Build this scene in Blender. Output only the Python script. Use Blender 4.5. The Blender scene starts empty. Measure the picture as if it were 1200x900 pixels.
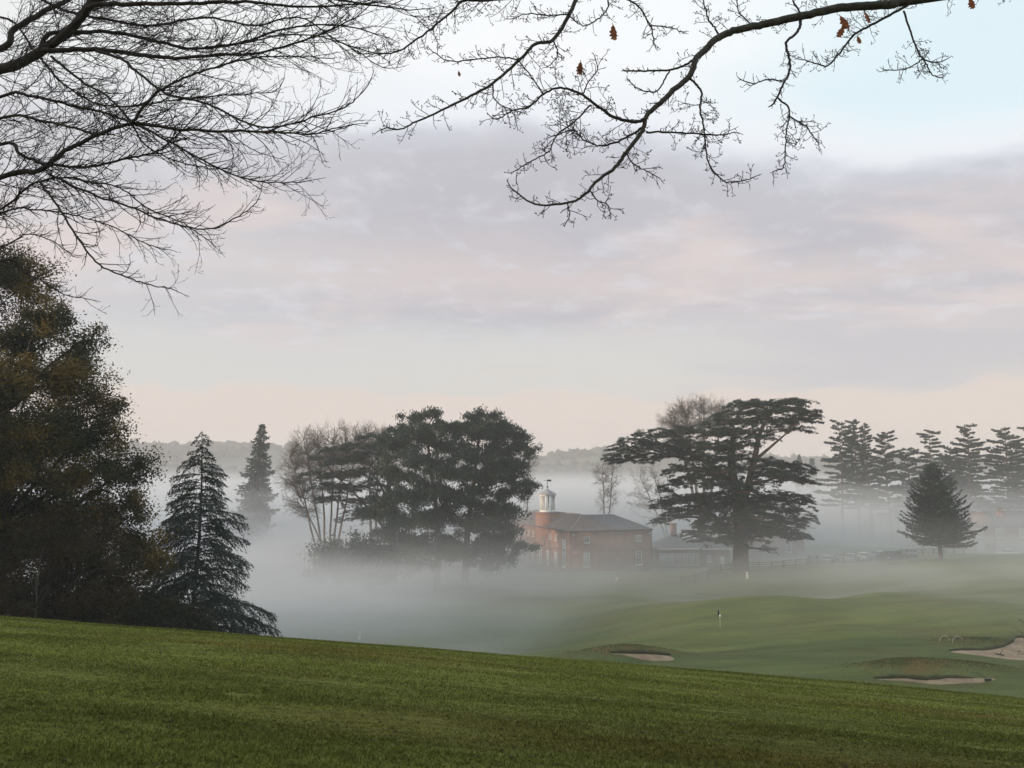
import bpy, math, random
import numpy as np
from mathutils import Vector

random.seed(7)
R = np.random.default_rng(11)
scene = bpy.context.scene
COL = scene.collection
PI = math.pi

# ------------------------------------------------------------------ camera geometry (camera at the origin, looking along +Y)
FPX = 906.0
TH = math.atan((560 - 450) / FPX)
CT, ST = math.cos(TH), math.sin(TH)


def uv(px, py):
    a = (px - 600) / FPX
    b = (450 - py) / FPX
    y = CT - b * ST
    return a / y, (ST + b * CT) / y


def P(px, py, Y):
    u, v = uv(px, py)
    return np.array([u * Y, Y, v * Y])


def lin(r, g, b):
    f = lambda c: (c / 255 / 12.92) if c / 255 <= 0.04045 else ((c / 255 + 0.055) / 1.055) ** 2.4
    return (f(r), f(g), f(b), 1.0)


# ------------------------------------------------------------------ helpers
def vnoise(x, y, seed=0, oct=4):
    """cheap smooth noise in about [-1, 1] from rotated sines"""
    r = np.random.default_rng(1000 + seed)
    s = np.zeros(np.broadcast(x, y).shape)
    amp, fr, tot = 1.0, 1.0, 0.0
    for _ in range(oct):
        for _k in range(3):
            a = r.uniform(0, 2 * PI)
            ph = r.uniform(0, 2 * PI)
            w = fr * r.uniform(0.7, 1.3)
            s = s + amp * np.sin((x * math.cos(a) + y * math.sin(a)) * w + ph + 0.9 * np.sin((y * math.cos(a) - x * math.sin(a)) * w * 0.7 + ph * 2))
            tot += amp
        amp *= 0.5
        fr *= 2.05
    return s / tot * 1.6


def smooth(a, b, x):
    t = np.clip((x - a) / (b - a), 0, 1)
    return t * t * (3 - 2 * t)


class MB:
    def __init__(self):
        self.V, self.F, self.n = [], {3: [], 4: []}, 0

    def add(self, v, *faces):
        v = np.asarray(v, dtype=np.float64).reshape(-1, 3)
        for f in faces:
            f = np.asarray(f, dtype=np.int64)
            if f.size:
                self.F[f.shape[1]].append(f + self.n)
        self.V.append(v)
        self.n += len(v)
        return self

    def merge(self, o):
        for k in (3, 4):
            self.F[k] += [f + self.n for f in o.F[k]]
        self.V += o.V
        self.n += o.n
        return self

    def box(self, c, s, rz=0.0, taper=1.0):
        x, y, z = s[0] / 2, s[1] / 2, s[2] / 2
        v = np.array([[-x, -y, -z], [x, -y, -z], [x, y, -z], [-x, y, -z], [-x * taper, -y * taper, z], [x * taper, -y * taper, z], [x * taper, y * taper, z], [-x * taper, y * taper, z]])
        ca, sa = math.cos(rz), math.sin(rz)
        v = v @ np.array([[ca, sa, 0], [-sa, ca, 0], [0, 0, 1]]) + np.asarray(c)
        return self.add(v, [[0, 3, 2, 1], [4, 5, 6, 7], [0, 1, 5, 4], [1, 2, 6, 5], [2, 3, 7, 6], [3, 0, 4, 7]])

    def tube(self, pts, rad, sides=5, cap=True):
        p = np.asarray(pts, float)
        n = len(p)
        rad = np.broadcast_to(np.asarray(rad, float), (n,))
        t = np.gradient(p, axis=0)
        t /= np.linalg.norm(t, axis=1, keepdims=True) + 1e-9
        m = t.mean(0)
        ref = np.array([1.0, 0, 0]) if abs(m[0]) < 0.6 * np.linalg.norm(m) + 1e-9 else np.array([0, 1.0, 0.2])
        a = np.cross(t, ref)
        a /= np.linalg.norm(a, axis=1, keepdims=True) + 1e-9
        b = np.cross(t, a)
        th = np.arange(sides) * 2 * PI / sides
        v = p[:, None, :] + rad[:, None, None] * (np.cos(th)[None, :, None] * a[:, None, :] + np.sin(th)[None, :, None] * b[:, None, :])
        i = np.arange(n - 1)[:, None] * sides
        j = np.arange(sides)[None, :]
        k = (j + 1) % sides
        q = np.stack([i + j, i + k, i + sides + k, i + sides + j], -1).reshape(-1, 4)
        v = v.reshape(-1, 3)
        if cap and n > 1:
            v = np.vstack([v, p[:1], p[-1:]])
            jj = np.arange(sides)
            c0 = np.stack([np.full(sides, n * sides), (jj + 1) % sides, jj], -1)
            o = (n - 1) * sides
            c1 = np.stack([np.full(sides, n * sides + 1), o + jj, o + (jj + 1) % sides], -1)
            return self.add(v, q, np.vstack([c0, c1]))
        return self.add(v, q)

    def quads(self, c, d, L, W, flat=None):
        """many diamond leaves: centre c, direction d, length L, width W; flat in 0..1 pulls their faces to the horizontal"""
        c = np.asarray(c, float)
        n = len(c)
        d = d / (np.linalg.norm(d, axis=1, keepdims=True) + 1e-9)
        r = R.normal(size=(n, 3))
        if flat is not None:
            r = r * (1 - flat) + np.array([0, 0, 1.0]) * flat * 2
            s = np.cross(d, r)
        else:
            s = np.cross(d, r)
        s /= np.linalg.norm(s, axis=1, keepdims=True) + 1e-9
        L = np.broadcast_to(L, (n,))[:, None]
        W = np.broadcast_to(W, (n,))[:, None]
        v = np.stack([c - d * L * 0.5, c + s * W * 0.5 + d * L * 0.05, c + d * L * 0.5, c - s * W * 0.5 + d * L * 0.05], 1).reshape(-1, 3)
        return self.add(v, np.arange(4 * n).reshape(-1, 4))

    def lathe(self, prof, c=(0, 0, 0), sides=16):
        m = len(prof)
        th = np.arange(sides) * 2 * PI / sides
        v = np.array([[r * math.cos(a), r * math.sin(a), z] for r, z in prof for a in th]) + np.asarray(c)
        i = np.arange(m - 1)[:, None] * sides
        j = np.arange(sides)[None, :]
        k = (j + 1) % sides
        return self.add(v, np.stack([i + j, i + k, i + sides + k, i + sides + j], -1).reshape(-1, 4))

    def build(self, name, mat, parent=None, loc=(0, 0, 0), sm=False):
        me = bpy.data.meshes.new(name)
        V = np.vstack(self.V) if self.V else np.zeros((0, 3))
        f3 = np.vstack(self.F[3]) if self.F[3] else np.zeros((0, 3), int)
        f4 = np.vstack(self.F[4]) if self.F[4] else np.zeros((0, 4), int)
        me.vertices.add(len(V))
        me.vertices.foreach_set('co', V.astype(np.float32).ravel())
        idx = np.concatenate([f3.ravel(), f4.ravel()]).astype(np.int32)
        st = np.concatenate([np.arange(len(f3)) * 3, len(f3) * 3 + np.arange(len(f4)) * 4]).astype(np.int32)
        me.loops.add(len(idx))
        me.loops.foreach_set('vertex_index', idx)
        me.polygons.add(len(st))
        me.polygons.foreach_set('loop_start', st)
        if sm:
            me.polygons.foreach_set('use_smooth', np.ones(len(st), bool))
        me.update(calc_edges=True)
        me.materials.append(mat)
        o = bpy.data.objects.new(name, me)
        COL.objects.link(o)
        o.location = loc
        if parent is not None:
            o.parent = parent
        return o


def tag(o, label=None, cat=None, group=None, kind=None):
    if label:
        o['label'] = label
    if cat:
        o['category'] = cat
    if group:
        o['group'] = group
    if kind:
        o['kind'] = kind
    return o


def thing(name, label, cat, loc=(0, 0, 0), rz=0.0, group=None):
    o = bpy.data.objects.new(name, None)
    o.empty_display_size = 0.5
    COL.objects.link(o)
    o.location = loc
    o.rotation_euler = (0, 0, rz)
    return tag(o, label, cat, group)


def dup(root, loc, rz, label, sc=None):
    def cp(o, parent):
        c = o.copy()
        COL.objects.link(c)
        if parent is not None:
            c.parent = parent
        for ch in list(o.children):
            cp(ch, c)
        return c
    r = cp(root, None)
    r.location = loc
    r.rotation_euler = (0, 0, rz)
    r['label'] = label
    if sc:
        r.scale = sc
    return r


# ------------------------------------------------------------------ materials
def newmat(name):
    m = bpy.data.materials.new(name)
    m.use_nodes = True
    nt = m.node_tree
    b = nt.nodes['Principled BSDF']
    return m, nt, b


def plain(name, col, rough=0.8, metal=0.0, spec=0.3, noise=0.0, nscale=3.0, bump=0.0, col2=None):
    m, nt, b = newmat(name)
    b.inputs['Roughness'].default_value = rough
    b.inputs['Metallic'].default_value = metal
    b.inputs['Specular IOR Level'].default_value = spec
    b.inputs['Base Color'].default_value = (*col, 1)
    if noise or bump or col2:
        tc = nt.nodes.new('ShaderNodeTexCoord')
        nz = nt.nodes.new('ShaderNodeTexNoise')
        nz.inputs['Scale'].default_value = nscale
        nz.inputs['Detail'].default_value = 5
        nt.links.new(tc.outputs['Object'], nz.inputs['Vector'])
        mx = nt.nodes.new('ShaderNodeMix')
        mx.data_type = 'RGBA'
        c2 = col2 if col2 else tuple(c * (1 - noise) for c in col)
        mx.inputs['A'].default_value = (*c2, 1)
        mx.inputs['B'].default_value = (*(col if col2 else tuple(c * (1 + noise) for c in col)), 1)
        rp = nt.nodes.new('ShaderNodeMapRange')
        rp.inputs['From Min'].default_value = 0.35
        rp.inputs['From Max'].default_value = 0.65
        nt.links.new(nz.outputs['Fac'], rp.inputs['Value'])
        nt.links.new(rp.outputs['Result'], mx.inputs['Factor'])
        nt.links.new(mx.outputs['Result'], b.inputs['Base Color'])
        if bump:
            bp = nt.nodes.new('ShaderNodeBump')
            bp.inputs['Strength'].default_value = bump
            bp.inputs['Distance'].default_value = 0.05
            nt.links.new(nz.outputs['Fac'], bp.inputs['Height'])
            nt.links.new(bp.outputs['Normal'], b.inputs['Normal'])
    return m


def leafmat(name, cols, tint=None, tscale=0.25, trans=0.25, tlo=0.5, thi=0.62):
    """leaves: a colour per leaf (random per island), optionally whole clumps in another tint (autumn colour)"""
    m, nt, b = newmat(name)
    b.inputs['Roughness'].default_value = 0.65
    b.inputs['Specular IOR Level'].default_value = 0.25
    geo = nt.nodes.new('ShaderNodeNewGeometry')
    cr = nt.nodes.new('ShaderNodeValToRGB')
    cr.color_ramp.interpolation = 'LINEAR'
    el = cr.color_ramp.elements
    for i, c in enumerate(cols):
        if i < 2:
            e = el[i]
            e.position = i / (len(cols) - 1)
        else:
            e = el.new(i / (len(cols) - 1))
        e.color = (*c, 1)
    if len(cols) > 2:
        for i, c in enumerate(cols):
            pass
    nt.links.new(geo.outputs['Random Per Island'], cr.inputs['Fac'])
    out = cr.outputs['Color']
    if tint:
        tc = nt.nodes.new('ShaderNodeTexCoord')
        nz = nt.nodes.new('ShaderNodeTexNoise')
        nz.inputs['Scale'].default_value = tscale
        nz.inputs['Detail'].default_value = 3
        nt.links.new(tc.outputs['Object'], nz.inputs['Vector'])
        rp = nt.nodes.new('ShaderNodeMapRange')
        rp.inputs['From Min'].default_value = tlo
        rp.inputs['From Max'].default_value = thi
        nt.links.new(nz.outputs['Fac'], rp.inputs['Value'])
        mx = nt.nodes.new('ShaderNodeMix')
        mx.data_type = 'RGBA'
        mx.inputs['B'].default_value = (*tint, 1)
        nt.links.new(rp.outputs['Result'], mx.inputs['Factor'])
        nt.links.new(out, mx.inputs['A'])
        out = mx.outputs['Result']
    nt.links.new(out, b.inputs['Base Color'])
    if trans:
        tr = nt.nodes.new('ShaderNodeBsdfTranslucent')
        nt.links.new(out, tr.inputs['Color'])
        ms = nt.nodes.new('ShaderNodeMixShader')
        ms.inputs['Fac'].default_value = trans
        nt.links.new(b.outputs['BSDF'], ms.inputs[1])
        nt.links.new(tr.outputs['BSDF'], ms.inputs[2])
        nt.links.new(ms.outputs['Shader'], nt.nodes['Material Output'].inputs['Surface'])
    return m


M = {}
M['bark'] = plain('bark', (0.042, 0.036, 0.030), 0.9, noise=0.4, nscale=6, bump=0.6)
M['twig'] = plain('twig_bark', (0.035, 0.029, 0.024), 0.85, noise=0.3, nscale=10)
M['greybark'] = plain('mossy_grey_bark', (0.075, 0.070, 0.055), 0.9, nscale=9, bump=0.7, col2=(0.045, 0.040, 0.032))
M['farbark'] = plain('far_bark', (0.085, 0.066, 0.050), 0.9, noise=0.3, nscale=2)
M['pinebark'] = plain('pine_bark', (0.12, 0.080, 0.058), 0.9, noise=0.4, nscale=2, bump=0.5)
M['cedarbark'] = plain('cedar_bark', (0.10, 0.072, 0.056), 0.9, noise=0.4, nscale=2.5, bump=0.6)
M['oakleaf'] = leafmat('oak_leaves', [(0.022, 0.026, 0.010), (0.036, 0.042, 0.015), (0.055, 0.052, 0.018)], tint=(0.175, 0.115, 0.022), tscale=0.42, tlo=0.45, thi=0.62)
M['russet'] = leafmat('russet_leaves', [(0.038, 0.024, 0.009), (0.078, 0.042, 0.013), (0.042, 0.032, 0.011)], tint=(0.030, 0.030, 0.012), tscale=0.5)
M['evergreen'] = leafmat('evergreen_leaves', [(0.020, 0.024, 0.012), (0.034, 0.038, 0.018)], tint=(0.050, 0.036, 0.014), tscale=0.5, trans=0.12)
M['needle'] = leafmat('spruce_needles', [(0.030, 0.042, 0.036), (0.050, 0.066, 0.056)], trans=0.1)
M['cedarneedle'] = leafmat('cedar_needles', [(0.007, 0.024, 0.023), (0.020, 0.043, 0.039)], trans=0.08, tint=(0.029, 0.045, 0.028), tscale=0.2)
M['pineneedle'] = leafmat('pine_needles', [(0.008, 0.026, 0.024), (0.022, 0.048, 0.040)], trans=0.08, tint=(0.036, 0.052, 0.028), tscale=0.2)
M['deadleaf'] = plain('dead_oak_leaf', (0.26, 0.085, 0.030), 0.7, noise=0.3, nscale=30)
M['brick'] = None
M['white'] = plain('white_paint', (0.78, 0.77, 0.74), 0.5)
M['glass'] = plain('dark_window_glass', (0.06, 0.065, 0.07), 0.08, spec=0.6)
M['paleglass'] = plain('pale_window_glass', (0.35, 0.38, 0.38), 0.12, spec=0.6)
M['slate'] = plain('slate', (0.085, 0.088, 0.095), 0.6, noise=0.25, nscale=1.5)
M['lead'] = plain('lead_flashing', (0.30, 0.30, 0.31), 0.55, noise=0.15)
M['wood'] = plain('weathered_fence_wood', (0.10, 0.085, 0.070), 0.9, noise=0.3, nscale=5)
M['black'] = plain('black_paint', (0.012, 0.012, 0.013), 0.6)
M['redflag'] = plain('dark_flag_cloth', (0.012, 0.013, 0.014), 0.9)
M['rubber'] = plain('tyre_rubber', (0.02, 0.02, 0.021), 0.9)
M['rim'] = plain('alloy_rim', (0.45, 0.46, 0.47), 0.35, metal=0.7)
M['lamp'] = plain('headlamp_lens', (0.6, 0.6, 0.6), 0.1, spec=0.6)
M['sand'] = plain('bunker_sand', (0.40, 0.30, 0.20), 0.95, nscale=0.9, bump=0.6, col2=(0.26, 0.19, 0.13))
M['hill'] = plain('hill_fields', (0.060, 0.075, 0.040), 0.95, nscale=0.012, col2=(0.035, 0.045, 0.026))
M['farwood'] = plain('far_wood', (0.030, 0.036, 0.024), 0.95, nscale=0.05, col2=(0.050, 0.044, 0.030))
for nm, c in (('grey', (0.10, 0.105, 0.11)), ('silver', (0.42, 0.43, 0.44)), ('paint_white', (0.75, 0.75, 0.74)), ('dark', (0.025, 0.027, 0.032)), ('blue', (0.05, 0.08, 0.14))):
    M['car_' + nm] = plain('car_paint_' + nm, c, 0.3, spec=0.5, noise=0.05)


def brickmat(name, c1, c2, mortar):
    m, nt, b = newmat(name)
    tc = nt.nodes.new('ShaderNodeTexCoord')
    geo = nt.nodes.new('ShaderNodeNewGeometry')
    sep = nt.nodes.new('ShaderNodeSeparateXYZ')
    nt.links.new(tc.outputs['Object'], sep.inputs[0])
    ad = nt.nodes.new('ShaderNodeMath')
    ad.operation = 'ADD'
    nt.links.new(sep.outputs['X'], ad.inputs[0])
    nt.links.new(sep.outputs['Y'], ad.inputs[1])
    cb = nt.nodes.new('ShaderNodeCombineXYZ')
    nt.links.new(ad.outputs[0], cb.inputs['X'])
    nt.links.new(sep.outputs['Z'], cb.inputs['Y'])
    br = nt.nodes.new('ShaderNodeTexBrick')
    br.inputs['Scale'].default_value = 4.4
    br.inputs['Color1'].default_value = (*c1, 1)
    br.inputs['Color2'].default_value = (*c2, 1)
    br.inputs['Mortar'].default_value = (*mortar, 1)
    br.inputs['Mortar Size'].default_value = 0.018
    nt.links.new(cb.outputs[0], br.inputs['Vector'])
    nz = nt.nodes.new('ShaderNodeTexNoise')
    nz.inputs['Scale'].default_value = 0.7
    nz.inputs['Detail'].default_value = 5
    nt.links.new(tc.outputs['Object'], nz.inputs['Vector'])
    hs = nt.nodes.new('ShaderNodeHueSaturation')
    mr = nt.nodes.new('ShaderNodeMapRange')
    mr.inputs['From Min'].default_value = 0.3
    mr.inputs['From Max'].default_value = 0.7
    mr.inputs['To Min'].default_value = 0.75
    mr.inputs['To Max'].default_value = 1.2
    nt.links.new(nz.outputs['Fac'], mr.inputs['Value'])
    nt.links.new(mr.outputs['Result'], hs.inputs['Value'])
    nt.links.new(br.outputs['Color'], hs.inputs['Color'])
    nt.links.new(hs.outputs['Color'], b.inputs['Base Color'])
    b.inputs['Roughness'].default_value = 0.9
    return m


M['brick'] = brickmat('red_brick', (0.33, 0.130, 0.076), (0.25, 0.098, 0.060), (0.30, 0.24, 0.19))
M['brick2'] = brickmat('brown_brick', (0.27, 0.13, 0.085), (0.20, 0.10, 0.07), (0.30, 0.25, 0.21))

# ------------------------------------------------------------------ terrain
CP = []   # control points of the far ground: x, y, z


def cp(px, py, Y):
    p = P(px, py, Y)
    CP.append(p)


cp(420, 752, 92); cp(250, 760, 90); cp(560, 742, 95)
cp(843, 736, 88); cp(760, 742, 86); cp(920, 740, 88); cp(1000, 742, 84)
cp(880, 716, 102); cp(960, 720, 100)
cp(1100, 801, 62); cp(1000, 806, 60); cp(1195, 806, 62)
cp(1185, 766, 76); cp(1100, 770, 74)
cp(750, 774, 72); cp(680, 776, 72)
cp(868, 669, 125); cp(798, 683, 122); cp(960, 664, 130); cp(1102, 656, 125); cp(1195, 652, 128); cp(1195, 690, 104); cp(1080, 700, 104)
cp(700, 670, 140); cp(760, 669, 146); cp(620, 672, 150)
cp(960, 659, 141); cp(1010, 656, 141); cp(1070, 652, 141); cp(1010, 650, 158); cp(1185, 649, 172); cp(820, 667, 150); cp(920, 664, 150)
cp(540, 688, 122); cp(470, 700, 122); cp(400, 690, 135)
for x, y, z in ((-60, 130, -20.5), (-40, 170, -20), (-110, 120, -20), (-160, 200, -20), (0, 200, -18), (90, 210, -17), (200, 200, -15), (0, 320, -19), (-150, 350, -20), (200, 350, -17), (0, 600, -16), (-300, 600, -16), (400, 600, -14),
                (-26, 44, -10.6), (-18, 48, -11.6), (-40, 40, -9.4), (-34, 60, -14), (-60, 60, -12), (-75, 40, -8), (60, 95, -15.2), (100, 120, -11), (60, 40, -14), (110, 60, -13), (20, 50, -15), (0, 55, -16.5), (35, 50, -15.6)):
    CP.append(np.array([x, y, z], float))
CP = np.array(CP)


def far_z(x, y):
    x = np.asarray(x, float); y = np.asarray(y, float)
    num = np.zeros(np.broadcast(x, y).shape); den = num.copy()
    sc = 0.06 * np.maximum(y, 30)
    for cx, cy, cz in CP:
        d2 = ((x - cx) ** 2 + (y - cy) ** 2) / (sc * sc)
        w = 1 / (d2 + 0.15) ** 1.6
        num += w * cz; den += w
    return num / den + 0.12 * vnoise(x / 9, y / 9, 3, 3)


def fore_z(x, y):
    pl = -1.6 - 0.1585 * y - 0.081 * x - 0.0115 * x * x / 32 - 0.05 * np.maximum(np.abs(x) - 40, 0)
    d = y - 33 - 1.2 * np.sin(x / 11.0)
    return pl - 0.40 * (np.sqrt(d * d + 9) + d) * 0.5 + 0.05 * vnoise(x / 4, y / 4, 5, 3)


MOUNDS = []  # x, y, rx, ry, h, rough


def mound(px, py, Y, rx, ry, h, rough=1.0):
    p = P(px, py, Y)
    MOUNDS.append((p[0], Y, rx, ry, h, rough))


mound(1062, 790, 66.0, 4.8, 2.2, 0.95, 1.0)
mound(1130, 790, 67.5, 4.5, 2.2, 0.65, 0.25)
mound(735, 765, 76.0, 5.4, 2.2, 0.95, 1.0)
mound(1150, 756, 80.0, 5.5, 2.4, 0.55, 0.6)
mound(895, 712, 101, 14, 6, 1.9, 0.0)
mound(1150, 690, 108, 20, 8, 1.0, 0.0)
mound(800, 772, 79, 6, 4, -0.5, 0.0)


for px_, Y_, rx_, ry_, h_ in ((752, 73.2, 3.4, 1.2, -0.55), (1095, 62.2, 5.0, 1.1, -0.5), (1215, 76.0, 5.0, 2.0, -0.5), (850, 80, 9, 3, -0.35), (1010, 96, 12, 4, 0.9), (690, 99, 11, 10, -2.0), (590, 88, 14, 12, -1.5), (880, 115, 17, 6, -2.0), (1010, 113, 14, 5, -1.4), (960, 86, 7, 3, 0.5), (1120, 92, 9, 4, 0.7)):
    MOUNDS.append((P(px_, 700, Y_)[0], Y_, rx_, ry_, h_, 0.0))


def G(x, y):
    a, b = fore_z(x, y), far_z(x, y)
    k = 0.8
    z = 0.5 * (a + b + np.sqrt((a - b) ** 2 + k * k))
    for mx, my, rx, ry, h, _r in MOUNDS:
        z = z + h * np.exp(-(((x - mx) / rx) ** 2 + ((y - my) / ry) ** 2))
    return z


def g(x, y):
    return float(G(np.array([x]), np.array([y]))[0])


def on_ground(px, py, lo=36.0, hi=240.0):
    """where the sight line through a photo point meets the ground, beyond the brow"""
    u, v = uv(px, py)
    Y = np.arange(lo, hi, 0.25)
    d = G(u * Y, Y) - v * Y
    k = np.argmax(d > 0) if (d > 0).any() else len(Y) - 1
    return np.array([u * Y[k], Y[k], G(np.array([u * Y[k]]), np.array([Y[k]]))[0]])


# polar sheet: fine in front of the camera, out to the horizon all round
ang = np.concatenate([np.radians(np.arange(-46, 46, 0.28)), np.radians(np.arange(46, 314, 6.0))])
rad = [1.2]
while rad[-1] < 3200:
    r0 = rad[-1]
    st = max(0.04 * r0, 0.15) if r0 < 12 else (0.5 if r0 < 112 else 0.035 * r0)
    rad.append(r0 + st)
rad = np.array(rad)
A, RR = np.meshgrid(ang, rad)
X, Y = np.sin(A) * RR, np.cos(A) * RR
yy = np.maximum(Y, -60)
Z = G(X, np.maximum(yy, 0.0))
Z = np.where(Y < 0, -1.6 - 0.1585 * yy * 0.4 - 0.081 * X * np.exp(-np.abs(X) / 80), Z)
far = smooth(250, 420, RR)
Z = Z * (1 - far) + (-17.0) * far
rough = np.zeros_like(X)
for mx, my, rx, ry, h, r in MOUNDS:
    rough = np.maximum(rough, r * smooth(0.25, 0.75, np.exp(-(((X - mx) / rx) ** 2 + ((Y - my) / ry) ** 2)) + 0.30 * vnoise(X * 1.3, Y * 1.3, 8, 4)))
n, m_ = X.shape
gmb = MB()
i = np.arange(n - 1)[:, None] * m_
j = np.arange(m_)[None, :]
k = (j + 1) % m_
gmb.add(np.stack([X, Y, Z], -1).reshape(-1, 3), np.stack([i + j, i + k, i + m_ + k, i + m_ + j], -1).reshape(-1, 4)[:, ::-1])
cen = np.array([[0, 0, -1.6]])


def grassmat(name, blades=False):
    m, nt, b = newmat(name)
    N = nt.nodes.new
    L = nt.links.new
    tc = N('ShaderNodeNewGeometry')

    def noise(sx, sy, sz, scale, det=4):
        mp = N('ShaderNodeMapping')
        mp.inputs['Scale'].default_value = (sx, sy, sz)
        mp.inputs['Rotation'].default_value = (0, 0, 0.12)
        L(tc.outputs['Position'], mp.inputs['Vector'])
        nz = N('ShaderNodeTexNoise')
        nz.inputs['Scale'].default_value = scale
        nz.inputs['Detail'].default_value = det
        L(mp.outputs[0], nz.inputs['Vector'])
        return nz.outputs['Fac']

    def ramp(fac, lo, hi, a, bcol):
        mr = N('ShaderNodeMapRange')
        mr.inputs['From Min'].default_value = lo
        mr.inputs['From Max'].default_value = hi
        L(fac, mr.inputs['Value'])
        mx = N('ShaderNodeMix')
        mx.data_type = 'RGBA'
        L(mr.outputs[0], mx.inputs['Factor'])
        for s, v in (('A', a), ('B', bcol)):
            if isinstance(v, tuple):
                mx.inputs[s].default_value = (*v, 1)
            else:
                L(v, mx.inputs[s])
        return mx.outputs['Result']
    s = 1.0
    c = ramp(noise(0.10, 0.9, 0.3, 0.55, 5), 0.34, 0.66, (0.080, 0.090, 0.018), (0.155, 0.170, 0.036))
    c = ramp(noise(0.25, 0.8, 0.5, 0.22, 4), 0.52, 0.72, c, (0.130, 0.100, 0.026))
    c = ramp(noise(1, 1, 1, 6.0, 5), 0.46, 0.75, c, (0.058, 0.062, 0.013))
    c = ramp(noise(0.45, 2.2, 1, 1.1, 6), 0.54, 0.80, c, (0.175, 0.195, 0.048))
    # view-angle shading painted into turf colour: darker near the viewpoint, paler towards the brow
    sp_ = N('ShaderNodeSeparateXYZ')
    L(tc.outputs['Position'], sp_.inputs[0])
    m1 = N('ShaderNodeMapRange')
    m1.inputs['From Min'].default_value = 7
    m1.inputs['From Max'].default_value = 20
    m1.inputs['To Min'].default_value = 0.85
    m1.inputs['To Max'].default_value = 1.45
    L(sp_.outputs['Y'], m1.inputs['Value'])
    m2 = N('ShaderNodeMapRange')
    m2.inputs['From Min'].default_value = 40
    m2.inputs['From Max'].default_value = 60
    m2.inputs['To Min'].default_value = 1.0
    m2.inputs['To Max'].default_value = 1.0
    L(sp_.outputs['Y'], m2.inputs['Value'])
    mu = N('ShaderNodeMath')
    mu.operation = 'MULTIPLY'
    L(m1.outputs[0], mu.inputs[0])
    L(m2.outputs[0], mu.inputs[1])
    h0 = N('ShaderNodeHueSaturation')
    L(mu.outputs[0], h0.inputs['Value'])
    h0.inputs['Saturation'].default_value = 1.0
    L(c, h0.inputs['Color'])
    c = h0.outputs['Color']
    # valley fairways: bluer, softer green, with part of the mist veil painted into it
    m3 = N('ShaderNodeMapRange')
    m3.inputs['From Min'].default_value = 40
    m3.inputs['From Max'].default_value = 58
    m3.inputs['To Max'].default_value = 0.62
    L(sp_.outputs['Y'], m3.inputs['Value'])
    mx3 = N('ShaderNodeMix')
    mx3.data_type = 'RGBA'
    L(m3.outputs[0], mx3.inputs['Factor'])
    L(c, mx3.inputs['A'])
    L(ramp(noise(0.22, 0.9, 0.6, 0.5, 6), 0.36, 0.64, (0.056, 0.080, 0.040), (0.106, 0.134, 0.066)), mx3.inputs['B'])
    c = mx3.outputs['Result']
    at = N('ShaderNodeAttribute')
    at.attribute_name = 'rough'
    rc = ramp(noise(1, 1, 1, 0.5, 4), 0.4, 0.6, (0.095, 0.108, 0.032), (0.170, 0.122, 0.048))
    mx = N('ShaderNodeMix')
    mx.data_type = 'RGBA'
    L(at.outputs['Fac'], mx.inputs['Factor'])
    L(c, mx.inputs['A'])
    L(rc, mx.inputs['B'])
    out = mx.outputs['Result']
    if blades:
        hs = N('ShaderNodeHueSaturation')
        mr = N('ShaderNodeMapRange')
        mr.inputs['To Min'].default_value = 0.55
        mr.inputs['To Max'].default_value = 1.55
        L(tc.outputs['Random Per Island'], mr.inputs['Value'])
        L(mr.outputs[0], hs.inputs['Value'])
        L(c, hs.inputs['Color'])
        out = hs.outputs['Color']
        tr = N('ShaderNodeBsdfTranslucent')
        L(out, tr.inputs['Color'])
        ms = N('ShaderNodeMixShader')
        ms.inputs['Fac'].default_value = 0.3
        L(b.outputs[0], ms.inputs[1])
        L(tr.outputs[0], ms.inputs[2])
        L(ms.outputs[0], nt.nodes['Material Output'].inputs['Surface'])
    else:
        nz = N('ShaderNodeTexNoise')
        nz.inputs['Scale'].default_value = 9
        nz.inputs['Detail'].default_value = 6
        L(tc.outputs['Position'], nz.inputs['Vector'])
        bp = N('ShaderNodeBump')
        bp.inputs['Strength'].default_value = 0.7
        bp.inputs['Distance'].default_value = 0.06
        L(nz.outputs['Fac'], bp.inputs['Height'])
        L(bp.outputs[0], b.inputs['Normal'])
    L(out, b.inputs['Base Color'])
    b.inputs['Roughness'].default_value = 0.9
    b.inputs['Specular IOR Level'].default_value = 0.05
    return m


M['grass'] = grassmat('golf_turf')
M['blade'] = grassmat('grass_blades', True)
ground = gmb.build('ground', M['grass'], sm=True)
tag(ground, 'rolling golf course turf sloping down to a misty valley', None, kind='structure')
at = ground.data.attributes.new('rough', 'FLOAT', 'POINT')
at.data.foreach_set('value', np.clip(rough, 0, 1).astype(np.float32).ravel())
capm = MB().add(np.vstack([np.stack([X[0], Y[0], Z[0] - 0.002], -1), [[0, 0, -1.62]]]), np.stack([np.arange(m_), (np.arange(m_) + 1) % m_, np.full(m_, m_)], -1))
tag(capm.build('ground', M['grass']), 'turf underfoot at the viewpoint', None, kind='structure')

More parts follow.
